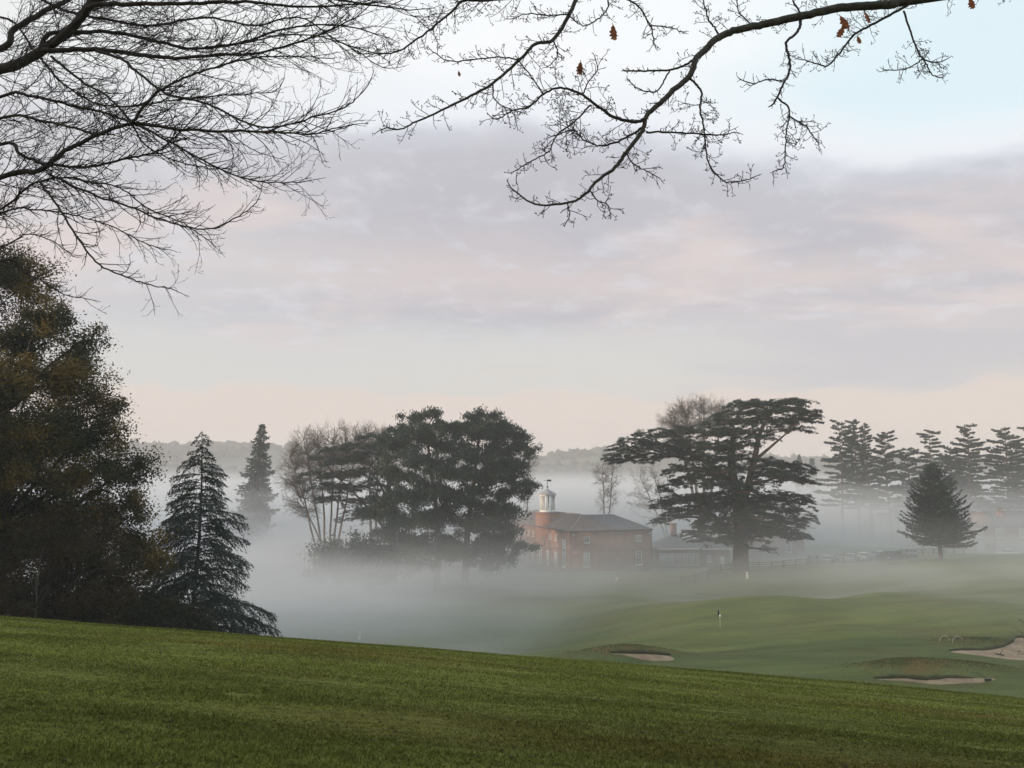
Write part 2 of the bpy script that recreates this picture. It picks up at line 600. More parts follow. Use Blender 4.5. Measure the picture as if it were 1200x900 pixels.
# grass blades on the near slope
NB = 520000
yb = 5.2 + 29 * R.random(NB) ** 1.55
xb = (R.random(NB) * 2 - 1) * (0.90 * yb + 1.0)
zb = G(xb, yb)
keep = vnoise(xb * 1.3, yb * 2.2, 21, 4) > -1.1
xb, yb, zb = xb[keep], yb[keep], zb[keep]
tall = np.clip(0.8 + 0.7 * vnoise(xb * 0.9, yb * 2.0, 22, 4), 0.35, 2.0)
hb = (0.016 + 0.02 * R.random(len(xb))) * tall * (1 + yb / 60)
wb = 0.003 + 0.0008 * yb * (0.5 + R.random(len(xb))) * 0.9
th = R.random(len(xb)) * PI
ln = R.normal(size=(len(xb), 2)) * hb[:, None] * 0.7
b0 = np.stack([xb - np.cos(th) * wb, yb - np.sin(th) * wb, zb - 0.004], -1)
b1 = np.stack([xb + np.cos(th) * wb, yb + np.sin(th) * wb, zb - 0.004], -1)
b2 = np.stack([xb + ln[:, 0], yb + ln[:, 1], zb + hb], -1)
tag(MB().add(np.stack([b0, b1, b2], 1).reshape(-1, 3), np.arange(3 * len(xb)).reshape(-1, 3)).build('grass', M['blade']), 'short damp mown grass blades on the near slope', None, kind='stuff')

# longer rough grass on the humps round the bunkers
NT = 9000
mi = R.integers(0, 4, NT)
mo = np.array([MOUNDS[a][:4] for a in range(4)])[mi]
xt = mo[:, 0] + R.normal(size=NT) * mo[:, 2] * 0.45
yt = mo[:, 1] + R.normal(size=NT) * mo[:, 3] * 0.45
zt = G(xt, yt)
ht = 0.03 + 0.10 * R.random(NT) ** 2
at_ = R.random(NT) * PI
wt = 0.03 + 0.03 * R.random(NT)
lt_ = R.normal(size=(NT, 2)) * ht[:, None] * 0.7
M['rough'] = leafmat('rough_grass', [(0.110, 0.120, 0.036), (0.210, 0.160, 0.062)], tint=(0.110, 0.140, 0.040), tscale=0.4, trans=0.35)
tag(MB().add(np.stack([np.stack([xt - np.cos(at_) * wt, yt - np.sin(at_) * wt, zt - 0.01], -1), np.stack([xt + np.cos(at_) * wt, yt + np.sin(at_) * wt, zt - 0.01], -1), np.stack([xt + lt_[:, 0], yt + lt_[:, 1], zt + ht], -1)], 1).reshape(-1, 3), np.arange(3 * NT).reshape(-1, 3)).build('grass', M['rough']), 'longer brownish rough grass on the bunker humps', None, kind='stuff')

# dark worm casts and fallen leaves scattered over the near turf
NC = 300
yc = 6 + 24 * R.random(NC) ** 1.3
xc = (R.random(NC) * 2 - 1) * 0.72 * yc
zc = G(xc, yc)
mbc = MB()
sz = 0.008 + 0.018 * R.random(NC) ** 2
for q in range(NC):
    c = np.array([xc[q], yc[q], zc[q] + sz[q] * 0.6])
    pts = R.normal(size=(6, 3))
    pts /= np.linalg.norm(pts, axis=1, keepdims=True)
    base = np.array([[1, 0, 0], [0, 1, 0], [-1, 0, 0], [0, -1, 0], [0, 0, 1], [0, 0, -1]]) + 0.35 * pts
    mbc.add(c + base * sz[q] * np.array([1.3, 1.3, 0.8]), [[0, 1, 4], [1, 2, 4], [2, 3, 4], [3, 0, 4], [1, 0, 5], [2, 1, 5], [3, 2, 5], [0, 3, 5]])
M['cast'] = plain('worm_cast', (0.050, 0.036, 0.020), 0.95, noise=0.3, nscale=4)
tag(mbc.build('debris', M['cast']), 'dark worm casts and leaf litter dotted over the turf', None, kind='stuff')


# sand bunkers: the sand sheet follows the ground, with a raised turf lip along its far edge
def bunker(poly, lip, label, lo, hi, lift=0.05, liph=0.2):
    pts = np.array([on_ground(px, py, lo, hi) for px, py in poly])
    # resample outline
    q = []
    for a in range(len(pts)):
        p0, p1, p2, p3 = pts[a - 1], pts[a], pts[(a + 1) % len(pts)], pts[(a + 2) % len(pts)]
        for t in np.linspace(0, 1, 6, endpoint=False):
            q.append(0.5 * (2 * p1 + (p2 - p0) * t + (2 * p0 - 5 * p1 + 4 * p2 - p3) * t * t + (3 * p1 - p0 - 3 * p2 + p3) * t ** 3))
    q = np.array(q)
    c = q.mean(0)
    mb = MB()
    rings = [1.0, 0.93, 0.8, 0.6, 0.4, 0.2]
    V = []
    for f in rings:
        v = c + (q - c) * f
        v[:, 2] = G(v[:, 0], v[:, 1]) + lift * min(1, (1 - f) * 8) - (0.02 if f == 1 else 0)
        V.append(v)
    nq = len(q)
    V = np.vstack(V + [np.array([[c[0], c[1], g(c[0], c[1]) + lift]])])
    ii = np.arange(len(rings) - 1)[:, None] * nq
    jj = np.arange(nq)[None, :]
    kk = (jj + 1) % nq
    F4 = np.stack([ii + jj, ii + kk, ii + nq + kk, ii + nq + jj], -1).reshape(-1, 4)
    o = (len(rings) - 1) * nq
    F3 = np.stack([o + np.arange(nq), o + (np.arange(nq) + 1) % nq, np.full(nq, len(V) - 1)], -1)
    mb.add(V, F4, F3)
    root = mb.build('sand_bunker', M['sand'], sm=True)
    tag(root, label, None, kind='structure')
    lp = np.array([on_ground(px, py, lo, hi) for px, py in lip])
    dn = np.linspace(0, 1, len(lp))
    tt = np.linspace(0, 1, len(lp) * 5)
    L3 = np.stack([np.interp(tt, dn, lp[:, a]) for a in range(3)], -1)
    L3[:, 2] = G(L3[:, 0], L3[:, 1]) + liph * 0.25
    lm = MB().tube(L3, liph * (0.35 + 0.65 * np.sin(tt * PI) ** 0.6) + 0.04 * vnoise(tt * 40, tt * 3, 4, 2), 8)
    tag(lm.build('turf_lip', M['lipgrass'], root, sm=True), None, None)
    return root


M['lipgrass'] = plain('turf_lip', (0.085, 0.075, 0.030), 0.95, nscale=2.5, col2=(0.050, 0.054, 0.020), bump=0.8)
bunker([(1026, 797), (1050, 796), (1085, 799), (1110, 797), (1145, 796), (1169, 797), (1150, 801), (1105, 804), (1060, 801)], [(1024, 796), (1050, 794), (1085, 798), (1110, 796), (1140, 796)], 'long pale sand bunker below a grassy mound just over the brow', 54, 66)
bunker([(1112, 764), (1145, 763), (1175, 759), (1186, 753), (1188, 748), (1215, 748), (1240, 755), (1240, 773), (1200, 774), (1150, 769)], [(1112, 763), (1130, 762), (1150, 762.5), (1175, 758), (1186, 752), (1190, 747), (1210, 747)], 'tan sand bunker with dark turf edge at the right edge of the photo', 68, 90)
bunker([(718, 768), (735, 767), (765, 768), (786, 770), (791, 774), (765, 775), (738, 771)], [(714, 766), (740, 765), (768, 766), (786, 768)], 'small sand bunker left of the flag, half hidden by the brow', 66, 84)


# ------------------------------------------------------------------ trees
def jit(n, s):
    return R.normal(size=(n, 3)) * s


def unit(v):
    v = np.asarray(v, float)
    return v / (np.linalg.norm(v) + 1e-9)


def conifer(name, label, cat, base, H, prof, nb, a0, droop, up, crown_mat, bark, nl, nw, tw=0.32, hmin=0.06, group=None, dens=1.0, seed=0, spray_down=0.25, tr=0.018, rough=0.2):
    rg = np.random.default_rng(seed)
    root = thing(name, label, cat, tuple(base), 0, group)
    tmb = MB()
    hs = np.linspace(0, 1, 12)
    wob = np.stack([0.012 * H * np.sin(hs * 4 + seed), 0.012 * H * np.cos(hs * 3 + seed), hs * H], -1)
    wob[0, 2] = -0.5
    tmb.tube(wob, np.maximum(tr * H * (1 - hs) ** 0.8, 0.02), 8)
    bm, cm = MB(), MB()
    for bi in range(nb):
        f = hmin + (1 - hmin) * ((bi + rg.random() * 0.8) / nb) ** 0.95
        if f > 0.995:
            f = 0.995
        z0 = f * H
        L = prof(f) * (1 - rough + 1.6 * rough * rg.random())
        if L < 0.12:
            L = 0.12
        az = bi * 2.399 + rg.normal() * 0.35
        o = np.array([math.cos(az), math.sin(az), 0])
        sd = np.array([-o[1], o[0], 0])
        s = np.linspace(0, 1, 8)
        bend = rg.normal() * 0.12
        zz = L * (a0(f) * s - droop(f) * s ** 2 + up * s ** 4)
        p = np.array([np.interp(z0, wob[:, 2], wob[:, 0]), np.interp(z0, wob[:, 2], wob[:, 1]), z0]) + s[:, None] * L * o + (bend * L * s ** 2)[:, None] * sd
        p[:, 2] += zz
        bm.tube(p, np.maximum(0.010 * L + 0.012, 0.008 * H / 6) * (1.05 - s), 4)
        nt_ = max(4, int(L * 6.5 * dens))
        for ti in range(nt_):
            sv = 0.1 + 0.9 * (ti + rg.random()) / nt_
            q = np.array([np.interp(sv, s, p[:, c]) for c in range(3)])
            dirb = unit(np.array([np.interp(min(sv + 0.05, 1), s, p[:, c]) - np.interp(sv - 0.05, s, p[:, c]) for c in range(3)]))
            sgn = 1 if ti % 2 else -1
            tl = (tw * L * (1 - sv) ** 0.6 + 0.16) * (0.7 + 0.6 * rg.random())
            td = unit(dirb * 0.75 + sd * sgn * (0.75 * (1 - 0.6 * sv)) + np.array([0, 0, -spray_down * rg.random() * 2 + 0.1]))
            k_ = max(3, int(tl / nl * 2.8))
            u_ = (np.arange(k_) + 0.5) / k_
            pos = q + td * (u_ * tl)[:, None] + np.array([0, 0, -1.0]) * (spray_down * tl * u_ ** 2)[:, None]
            dd = td + np.array([0, 0, -spray_down]) + rg.normal(size=(k_, 3)) * 0.42
            cm.quads(pos + rg.normal(size=(k_, 3)) * nl * 0.12, dd, nl * (0.7 + 0.6 * rg.random(k_)), nw * (0.7 + 0.6 * rg.random(k_)))
    tmb.merge(bm).build('trunk', bark, root)
    cm.build('crown', crown_mat, root)
    return root


def limb_path(a, b, sag=0.12, n=9, rg=R, wig=0.05):
    a, b = np.asarray(a, float), np.asarray(b, float)
    s = np.linspace(0, 1, n)[:, None]
    L = np.linalg.norm(b - a)
    p = a + (b - a) * s
    p[:, 2] += (sag * L * np.sin(s[:, 0] * PI))
    w = rg.normal(size=(n, 3)) * wig * L * 0.35
    w[0] = w[-1] = 0
    return p + w


def grow(mb, p, d, L, r, lev, par, rg, out=None):
    ns = par['seg'][lev]
    pts = [p]
    dirs = [d]
    q = p.copy()
    for a in range(ns):
        d = unit(d + rg.normal(size=3) * par['wig'][lev] + np.array([0, 0, par['up'][lev]]))
        q = q + d * L / ns
        pts.append(q)
        dirs.append(d)
    pts = np.array(pts)
    last = lev == par['max']
    rr = r * np.linspace(1, 0.5 if not last else 0.3, ns + 1)
    mb.tube(pts, rr, par['sides'][lev], cap=False)
    if out is not None and last:
        out.append((pts[-1], d))
    if last:
        return
    nch = par['n'][lev]
    nch = int(nch * (0.8 + 0.4 * rg.random()) + 0.5)
    for c in range(nch):
        s = par['s0'][lev] + (1 - par['s0'][lev]) * (c + rg.random() * 0.7 + 0.3) / nch
        s = min(s, 0.999)
        fi = s * ns
        i0 = int(fi)
        base = pts[i0] + (pts[min(i0 + 1, ns)] - pts[i0]) * (fi - i0)
        t = dirs[min(i0 + 1, ns)]
        perp = unit(np.cross(t, rg.normal(size=3)))
        a = par['ang'][lev] * (0.65 + 0.7 * rg.random())
        nd = unit(t * math.cos(a) + perp * math.sin(a))
        grow(mb, base, nd, L * par['len'][lev] * (0.65 + 0.6 * rg.random()) * (1.1 - 0.45 * s), max(r * par['rr'][lev] * (1.1 - 0.5 * s), par['rmin']), lev + 1, par, rg, out)


def bare_tree(name, label, base, stems, par, seed, mat, group=None, twigmat=None):
    """stems: list of (dx, dy, direction, length, radius)"""
    rg = np.random.default_rng(seed)
    root = thing(name, label, 'tree', tuple(base), 0, group)
    tm, cm = MB(), MB()
    for (ox, oy, d, L, r) in stems:
        d = unit(d)
        n = 7
        s = np.linspace(0, 1, n)
        tip = np.array([ox, oy, 0]) + d * L
        p = np.array([ox, oy, -0.6]) + (tip - np.array([ox, oy, -0.6])) * s[:, None] + rg.normal(size=(n, 3)) * 0.012 * L * np.minimum(s, 0.9)[:, None]
        tm.tube(p, r * (1 - 0.55 * s), 8)
        nb = par['nb']
        for c in range(nb):
            sv = par['b0'] + (1 - par['b0']) * (c + rg.random()) / nb
            q = np.array([np.interp(sv, s, p[:, k]) for k in range(3)])
            perp = unit(np.cross(d, rg.normal(size=3)))
            a = par['a0'] * (0.6 + 0.7 * rg.random()) * (1.15 - 0.6 * sv)
            grow(cm, q, unit(d * math.cos(a) + perp * math.sin(a)), L * par['bl'] * (0.7 + 0.5 * rg.random()) * (1.25 - 0.55 * sv), r * 0.42 * (1.2 - 0.6 * sv), 0, par, rg)
    tm.build('trunk', mat, root)
    cm.build('crown', twigmat or mat, root)
    return root


def lobe_tree(name, label, base, trunk, lobes, leaf_mat, bark, nleaf, L, W, seed, style='broad', tr=0.4, cat='tree', group=None, clump=0.5, nclump=26, shell=0.55, parts=True, split_top=None):
    """lobes: centre (3, local), radii (3). Foliage sits in sub-clumps held by real branches."""
    rg = np.random.default_rng(seed)
    root = thing(name, label, cat, tuple(base), 0, group)
    tm, bm, cm = MB(), MB(), MB()
    tp = np.asarray(trunk, float)
    s = np.linspace(0, 1, len(tp))
    tm.tube(tp, tr * (1 - 0.65 * s), 9)
    vol = np.array([np.prod(r) ** (2 / 3) for _c, r in lobes])
    vol = vol / vol.sum()
    for (c, r), w in zip(lobes, vol):
        c, r = np.asarray(c, float), np.asarray(r, float)
        kz = min(len(tp) - 1, max(1, int(np.argmin(np.abs(tp[:, 2] - (c[2] - 0.5 * np.linalg.norm((c - tp[-1])[:2])))))))
        a = tp[kz]
        lp = limb_path(a, c, 0.08, 7, rg)
        bm.tube(lp, np.linspace(tr * 0.24, tr * 0.08, 7), 6)
        nc = max(5, int(nclump * len(lobes) * w * (0.9 + 0.2 * rg.random())))
        d = rg.normal(size=(nc, 3))
        d /= np.linalg.norm(d, axis=1, keepdims=True)
        if style == 'pine':
            d[:, 2] = np.where(d[:, 2] < -0.35, -d[:, 2] * 0.6, d[:, 2])
        f = shell + (1 - shell) * rg.random(nc) ** 0.6
        f[: nc // 4] = rg.random(nc // 4) * shell
        cc = c + d * f[:, None] * r
        for q in range(nc):
            bm.tube(limb_path(c + (cc[q] - c) * 0.15, cc[q], 0.05, 4, rg), np.linspace(tr * 0.08, tr * 0.03, 4), 3, cap=False)
        per = max(6, int(nleaf * w / nc))
        spread = clump * (0.7 + 0.6 * rg.random(nc))
        cen = np.repeat(cc, per, 0)
        sp = np.repeat(spread, per)[:, None]
        off = rg.normal(size=(nc * per, 3)) * sp
        if style == 'pine':
            off[:, 2] *= 0.68
            dirs = np.repeat(d, per, 0) * 0.6 + np.array([0, 0, 0.75]) + rg.normal(size=(nc * per, 3)) * 0.5
            cm.quads(cen + off, dirs, L * (0.6 + 0.8 * rg.random(nc * per)), W * (0.7 + 0.6 * rg.random(nc * per)))
        else:
            off[:, 2] *= 0.8
            dirs = rg.normal(size=(nc * per, 3))
            cm.quads(cen + off, dirs, L * (0.6 + 0.8 * rg.random(nc * per)), W * (0.6 + 0.8 * rg.random(nc * per)))
    tm.merge(bm).build('trunk', bark, root)
    cm.build('crown', leaf_mat, root)
    return root


def pxlobes(base, Y, ls, asp=0.8):
    """lobes given as (px, py, half width px, half height px, depth offset m) at distance Y, made local to base"""
    out = []
    for (px, py, hw, hh, dy) in ls:
        c = P(px, py, Y) * (1 + dy / Y) - np.asarray(base)
        k = (Y + dy) / FPX
        out.append((c, np.array([hw * k, hw * k * asp, hh * k])))
    return out


# --- the tall autumn oak at the left, and its understorey
Yo = 43.0
bx = P(-5, 700, Yo)[0]
ob = np.array([bx, Yo, g(bx, Yo)])
top = P(-25, 330, Yo) - ob
trunk = [(0, 0, -0.5), (0.1, 0, 2), (-0.1, 0.1, 5), (0.15, 0, 8), (0, 0.1, 11), (-0.3, 0, 14), (top[0], 0, top[2])]
L_oak = [(-30, 320, 62, 48, 0), (28, 335, 44, 44, 0.5), (-90, 360, 70, 60, 1), (50, 375, 34, 30, -1), (20, 395, 55, 30, 1.5), (108, 398, 17, 20, 0), (90, 418, 24, 20, 1),
         (70, 445, 55, 30, -1.5), (10, 455, 60, 40, -3), (-60, 450, 70, 60, -2), (110, 470, 26, 20, 0), (138, 482, 16, 18, 0.5),
         (30, 505, 70, 42, -3.5), (105, 515, 42, 28, -1), (60, 520, 55, 35, 3), (165, 548, 20, 17, 0), (135, 550, 34, 26, 0.8), (90, 560, 50, 30, -2), (10, 560, 60, 45, -4), (-70, 550, 80, 70, -2),
         (160, 590, 22, 16, 0), (120, 605, 42, 28, 0), (60, 600, 60, 30, 2), (10, 620, 60, 40, 0), (170, 640, 26, 18, 0.5), (185, 665, 20, 16, 0), (150, 650, 30, 22, 1.5), (-80, 640, 80, 60, 0), (90, 640, 50, 30, 3)]
lobe_tree('oak_tree', 'tall dark oak with olive and golden autumn leaves at the left edge', ob, trunk, pxlobes(ob, Yo, L_oak), M['oakleaf'], M['bark'], 270000, 0.135, 0.085, 3, tr=0.55, clump=0.33, nclump=46, shell=0.4)


def shrub(name, label, px, Y, ls, mat, nleaf, seed, cat='shrub', L=0.13, W=0.08, group=None):
    x = P(px, 700, Y)[0]
    b = np.array([x, Y, g(x, Y)])
    lb = pxlobes(b, Y, ls)
    tz = max(0.6, lb[0][0][2])
    return lobe_tree(name, label, b, [(0, 0, -0.3), (0.05, 0, tz * 0.3), (-0.05, 0.03, tz * 0.6), (0, 0, tz)], lb, mat, M['bark'], nleaf, L, W, seed, tr=0.12, clump=0.34, nclump=30, shell=0.4, cat=cat, group=group)


shrub('beech_tree', 'low russet brown tree in front of the dark oak trunk', 82, 39.5, [(85, 630, 52, 30, 0), (40, 650, 55, 36, 0.5), (110, 665, 52, 36, 0.3), (60, 690, 60, 34, 0), (5, 690, 50, 46, 0.5), (130, 700, 34, 30, 0.6), (-45, 680, 50, 50, 0)], M['russet'], 48000, 21, 'tree')
shrub('holly_bush', 'dark evergreen bush at the foot of the oak', 130, 41.0, [(130, 705, 42, 34, 0), (100, 712, 45, 26, 1), (160, 715, 30, 24, 0.5), (60, 715, 50, 24, 1.2), (10, 712, 40, 22, 1.2), (75, 728, 50, 12, 0.3), (130, 732, 45, 11, 0.4), (175, 734, 30, 9, 0.6)], M['evergreen'], 46000, 22)
shrub('yew_bush', 'low dark bush spreading under the drooping conifer', 205, 42.5, [(200, 722, 26, 15, 0), (175, 718, 24, 17, 0.6), (228, 730, 18, 9, 0.4)], M['evergreen'], 15000, 23)
# pale young stem in front of the shrubs
x = P(42, 700, 38.0)[0]
sb = np.array([x, 38.0, g(x, 38.0)])
bare_tree('sapling', 'thin pale sapling trunk against the russet tree', sb, [(0, 0, (0.02, 0, 1), 4.2, 0.055)], dict(nb=7, b0=0.55, a0=0.6, bl=0.3, max=1, seg=[4, 3], wig=[0.15, 0.2], up=[0.1, 0.1], sides=[4, 3], n=[5], s0=[0.3], ang=[0.6], len=[0.5], rr=[0.6], rmin=0.006), 31, plain('pale_stem', (0.085, 0.07, 0.055), 0.9), None)

# --- airy drooping conifer
Yc = 47.0
xb_ = P(226, 700, Yc)[0]
cb = np.array([xb_, Yc, g(xb_, Yc)])
Hc = P(226, 506, Yc)[2] - cb[2]
conifer('deodar_cedar', 'airy drooping conifer in front of the mist right of the oak', 'tree', cb, Hc, lambda f: 0.25 + 4.9 * (1 - f) ** 0.82 * (1 - 0.25 * smooth(0.25, 0.0, np.array(f))), 112, lambda f: 0.38 - 0.1 * f, lambda f: 0.62 - 0.2 * f, 0.10, M['needle'], M['bark'], 0.23, 0.060, tw=0.50, hmin=0.10, seed=5, spray_down=0.38, dens=2.4, rough=0.44, tr=0.013)

# --- far left wellingtonia
Yw = 170.0
xw = P(302, 600, Yw)[0]
wb_ = np.array([xw, Yw, g(xw, Yw)])
Hw = P(302, 497, Yw)[2] - wb_[2]
conifer('wellingtonia', 'narrow dark conifer rising alone from the mist on the far left', 'tree', wb_, Hw, lambda f: 0.3 + 5.4 * (1 - f) ** 0.62, 260, lambda f: 0.1, lambda f: 0.35, 0.25, M['pineneedle'], M['pinebark'], 0.60, 0.26, tw=0.42, hmin=0.08, seed=9, spray_down=0.25, dens=0.7, rough=0.42, tr=0.03)

# --- bare trees in the middle distance
PARB = dict(nb=9, b0=0.25, a0=0.75, bl=0.60, max=3, seg=[5, 4, 3, 3], wig=[0.10, 0.14, 0.16, 0.18], up=[0.05, 0.06, 0.07, 0.06], sides=[4, 3, 3, 3], n=[8, 7, 6], s0=[0.25, 0.2, 0.15], ang=[0.62, 0.7, 0.7], len=[0.52, 0.5, 0.48], rr=[0.45, 0.5, 0.6], rmin=0.017)


def at_px(px, Y):
    x = P(px, 650, Y)[0]
    return np.array([x, Y, g(x, Y)])


M['baretwig'] = plain('bare_twigs', (0.075, 0.058, 0.045), 0.9)


def bare_crown(label, px, Y, stems, crown, ntar, seed, r0=0.38, tw=1.7, rmin=0.012):
    """stems end at photo points; a domed crown of fine twigs fills ellipsoids given in photo points"""
    rg = np.random.default_rng(seed)
    base = at_px(px, Y)
    root = thing('bare_tree', label, 'tree', tuple(base), 0)
    tm, cm = MB(), MB()
    nodes, tang = [], []
    for q, (qx, qy, dy) in enumerate(stems):
        tip = P(qx, qy, Y) * (1 + dy / Y) - base
        st_ = np.array([0.35 * (q - len(stems) / 2), 0.2 * math.sin(q * 2.0), -0.5])
        n_ = 10
        s_ = np.linspace(0, 1, n_)
        # stems rise steeply first, then lean out
        p = np.stack([st_[0] + (tip[0] - st_[0]) * s_ ** 1.25, st_[1] + (tip[1] - st_[1]) * s_ ** 1.25, st_[2] + (tip[2] - st_[2]) * s_ ** 0.95], -1)
        p[1:-1] += rg.normal(size=(n_ - 2, 3)) * 0.10
        tm.tube(p, np.linspace(r0, r0 * 0.22, n_), 7)
        nodes.append(p[2:])
    nodes = np.vstack(nodes)
    vol = np.array([c[2] * c[3] for c in crown], float)
    vol /= vol.sum()
    par = dict(max=1, seg=[4, 3], wig=[0.22, 0.25], up=[0.05, 0.03], sides=[3, 3], n=[7], s0=[0.1], ang=[0.75], len=[0.5], rr=[0.7], rmin=rmin)
    for (qx, qy, hw, hh, dy), w in zip(crown, vol):
        k = (Y + dy) / FPX
        c = P(qx, qy, Y) * (1 + dy / Y) - base
        for _ in range(int(ntar * w)):
            d = unit(rg.normal(size=3))
            t = c + d * (0.35 + 0.6 * rg.random() ** 0.5) * np.array([hw * k, hw * k * 0.8, hh * k])
            dd = np.linalg.norm(nodes - t, axis=1) + np.where(nodes[:, 2] > t[2] - 0.4, 30, 0)
            a = nodes[np.argmin(dd + rg.random(len(dd)) * 2.0)]
            L_ = np.linalg.norm(t - a)
            lp = limb_path(a, t, 0.10 * rg.normal(), 7, rg, 0.05)
            cm.tube(lp, np.linspace(min(0.10, 0.02 + 0.012 * L_), 0.025, 7), 3, cap=False)
            out_ = unit(t - c + np.array([0, 0, 0.3 * hh * k]) + 0.5 * (t - a) / L_)
            for m__ in range(5):
                f = 0.35 + 0.65 * (m__ + rg.random()) / 5
                b = np.array([np.interp(f, np.linspace(0, 1, 7), lp[:, z]) for z in range(3)])
                grow(cm, b, unit(out_ * 0.7 + rg.normal(size=3) * 0.6), tw * (0.6 + 0.6 * rg.random()), 0.020, 0, par, rg)
    tm.build('trunk', M['farbark'], root)
    cm.build('crown', M['baretwig'], root)
    return root


bare_crown('tall many stemmed bare tree fanning up left of the dark pines', 388, 136, [(340, 535, 0), (356, 515, 2), (372, 505, -2), (392, 500, 0), (405, 505, 2), (420, 515, -1), (345, 570, 1)],
           [(347, 548, 22, 30, 0), (358, 522, 20, 20, 1), (392, 516, 34, 20, 0), (372, 545, 26, 28, -2), (415, 520, 26, 20, 2), (352, 585, 24, 22, 0), (400, 550, 28, 26, 3)], 480, 41, 0.25)
bare_crown('slim bare tree showing its crown between the fan shaped tree and the pines', 438, 143, [(432, 510, 0), (445, 512, 1)], [(432, 512, 20, 14, 0), (447, 518, 16, 16, 1), (438, 535, 22, 20, 0)], 160, 42, 0.32)
bare_crown('broad bare crown showing behind the top of the big cedar', 826, 176, [(805, 490, 0), (825, 485, 2), (790, 500, -1), (845, 490, 0)], [(806, 484, 26, 20, 0), (828, 482, 26, 19, 1), (788, 497, 20, 17, 0), (850, 488, 20, 18, 0), (812, 506, 36, 16, 2)], 380, 43, 0.5, 2.0, 0.016)
bare_crown('slender bare tree in the mist above the red brick roof', 712, 172, [(706, 545, 0), (718, 550, 1)], [(708, 553, 15, 22, 0), (720, 558, 12, 22, 1), (712, 580, 18, 20, 0)], 80, 44, 0.26)
bare_crown('leaning bare tree at the left side of the big cedar', 786, 182, [(750, 558, 0), (765, 552, 1), (782, 560, 0)], [(750, 562, 16, 14, 0), (768, 558, 16, 16, 1), (742, 585, 16, 14, 0), (782, 572, 16, 18, 0)], 80, 45, 0.3)
bare_crown('thin bare tree just behind the right flank of the pines', 618, 165, [(620, 540, 0)], [(620, 548, 13, 18, 0), (618, 570, 14, 16, 0)], 40, 46, 0.24)
bare_crown('small bare tree in the mist behind the big cedar trunk', 938, 168, [(938, 620, 0)], [(938, 620, 18, 18, 0)], 30, 47, 0.2)


# --- layered cedars
def catmull(p, n=6):
    p = np.asarray(p, float)
    q = np.vstack([2 * p[0] - p[1], p, 2 * p[-1] - p[-2]])
    out = []
    for a in range(1, len(q) - 2):
        p0, p1, p2, p3 = q[a - 1], q[a], q[a + 1], q[a + 2]
        for t in np.linspace(0, 1, n, endpoint=False):
            out.append(0.5 * (2 * p1 + (p2 - p0) * t + (2 * p0 - 5 * p1 + 4 * p2 - p3) * t * t + (3 * p1 - p0 - 3 * p2 + p3) * t ** 3))
    out.append(q[-2])
    return np.array(out)


def cedar(name, label, base, Y, trunk_paths, plates, nq, seed, nl=0.40, nw=0.17, gaps=0.0):
    rg = np.random.default_rng(seed)
    root = thing(name, label, 'tree', tuple(base), 0)
    tm, bm, cm = MB(), MB(), MB()
    nodes = []
    for pts, r0, r1 in trunk_paths:
        q = np.array([P(px, py, Y + dy) - base for px, py, dy in pts])
        s = np.linspace(0, 1, len(q))
        q = catmull(q, 4)
        tt = np.linspace(0, 1, len(q))
        rr = r0 + (r1 - r0) * tt
        tm.tube(q, rr, 9)
        nodes.append(q)
    nodes = np.vstack(nodes)
    area = np.array([hw * hw for (_a, _b, hw, _h, _d) in plates], float)
    area /= area.sum()
    for (px, py, hw, hh, dy), w in zip(plates, area):
        kk = (Y + dy) / FPX
        c = P(px, py, Y) * (1 + dy / Y) - base
        rx, rz = hw * kk, hh * kk * 1.3
        ry = min(rx, 5.0) * 0.95
        # limb from nearest trunk node below
        d = np.linalg.norm((nodes - c) * np.array([1, 1, 1.6]), axis=1) + np.where(nodes[:, 2] > c[2] + 0.3, 50, 0)
        a = nodes[np.argmin(d)]
        lp = limb_path(a, c + np.array([0, 0, -0.25 * rz]), 0.06, 8, rg, 0.05)
        bm.tube(lp, np.linspace(0.26, 0.09, 8), 6)
        out = unit((c - a) * np.array([1, 1, 0]) + 1e-6)
        nf = max(14, int(rx * ry * 3.0))
        per = max(10, int(nq * w / nf))
        for f in range(nf):
            th = rg.uniform(0, 2 * PI)
            rr = rg.random() ** 0.55
            e = np.array([math.cos(th) * rx * rr, math.sin(th) * ry * rr, 0])
            dome = rz * (0.55 - 0.9 * rr * rr) + rg.normal() * 0.28 * rz
            tip = c + e + np.array([0, 0, dome])
            start = c + e * 0.45 + np.array([0, 0, dome * 0.4 - 0.1 * rz])
            if f % 3 == 0:
                bm.tube(limb_path(c + e * 0.05 - np.array([0, 0, 0.3 * rz]), tip, 0.05, 4, rg), np.linspace(0.07, 0.025, 4), 3, cap=False)
            dirn = unit(e * 0.8 + out * 0.4 * rx + rg.normal(size=3) * 0.25 * rx * np.array([1, 1, 0.1]))
            ln = (0.7 + 1.3 * rg.random())
            u_ = rg.random(per)
            side = np.cross(dirn, [0, 0, 1.0])
            pos = tip + dirn * ((u_ - 0.55) * ln)[:, None] + side * (rg.normal(size=per) * 0.30 * ln * (1.15 - u_))[:, None]
            pos[:, 2] += rg.normal(size=per) * 0.09 - 0.22 * u_ ** 2 * ln * rr
            dd = dirn + side * rg.normal(size=per)[:, None] * 0.7 + np.array([0, 0, 0.12]) + rg.normal(size=(per, 3)) * 0.25
            cm.quads(pos, dd, nl * (0.6 + 0.8 * rg.random(per)), nw * (0.6 + 0.8 * rg.random(per)), flat=0.45)
    tm.merge(bm).build('trunk', M['cedarbark'], root)
    cm.build('crown', M['cedarneedle'], root)
    return root


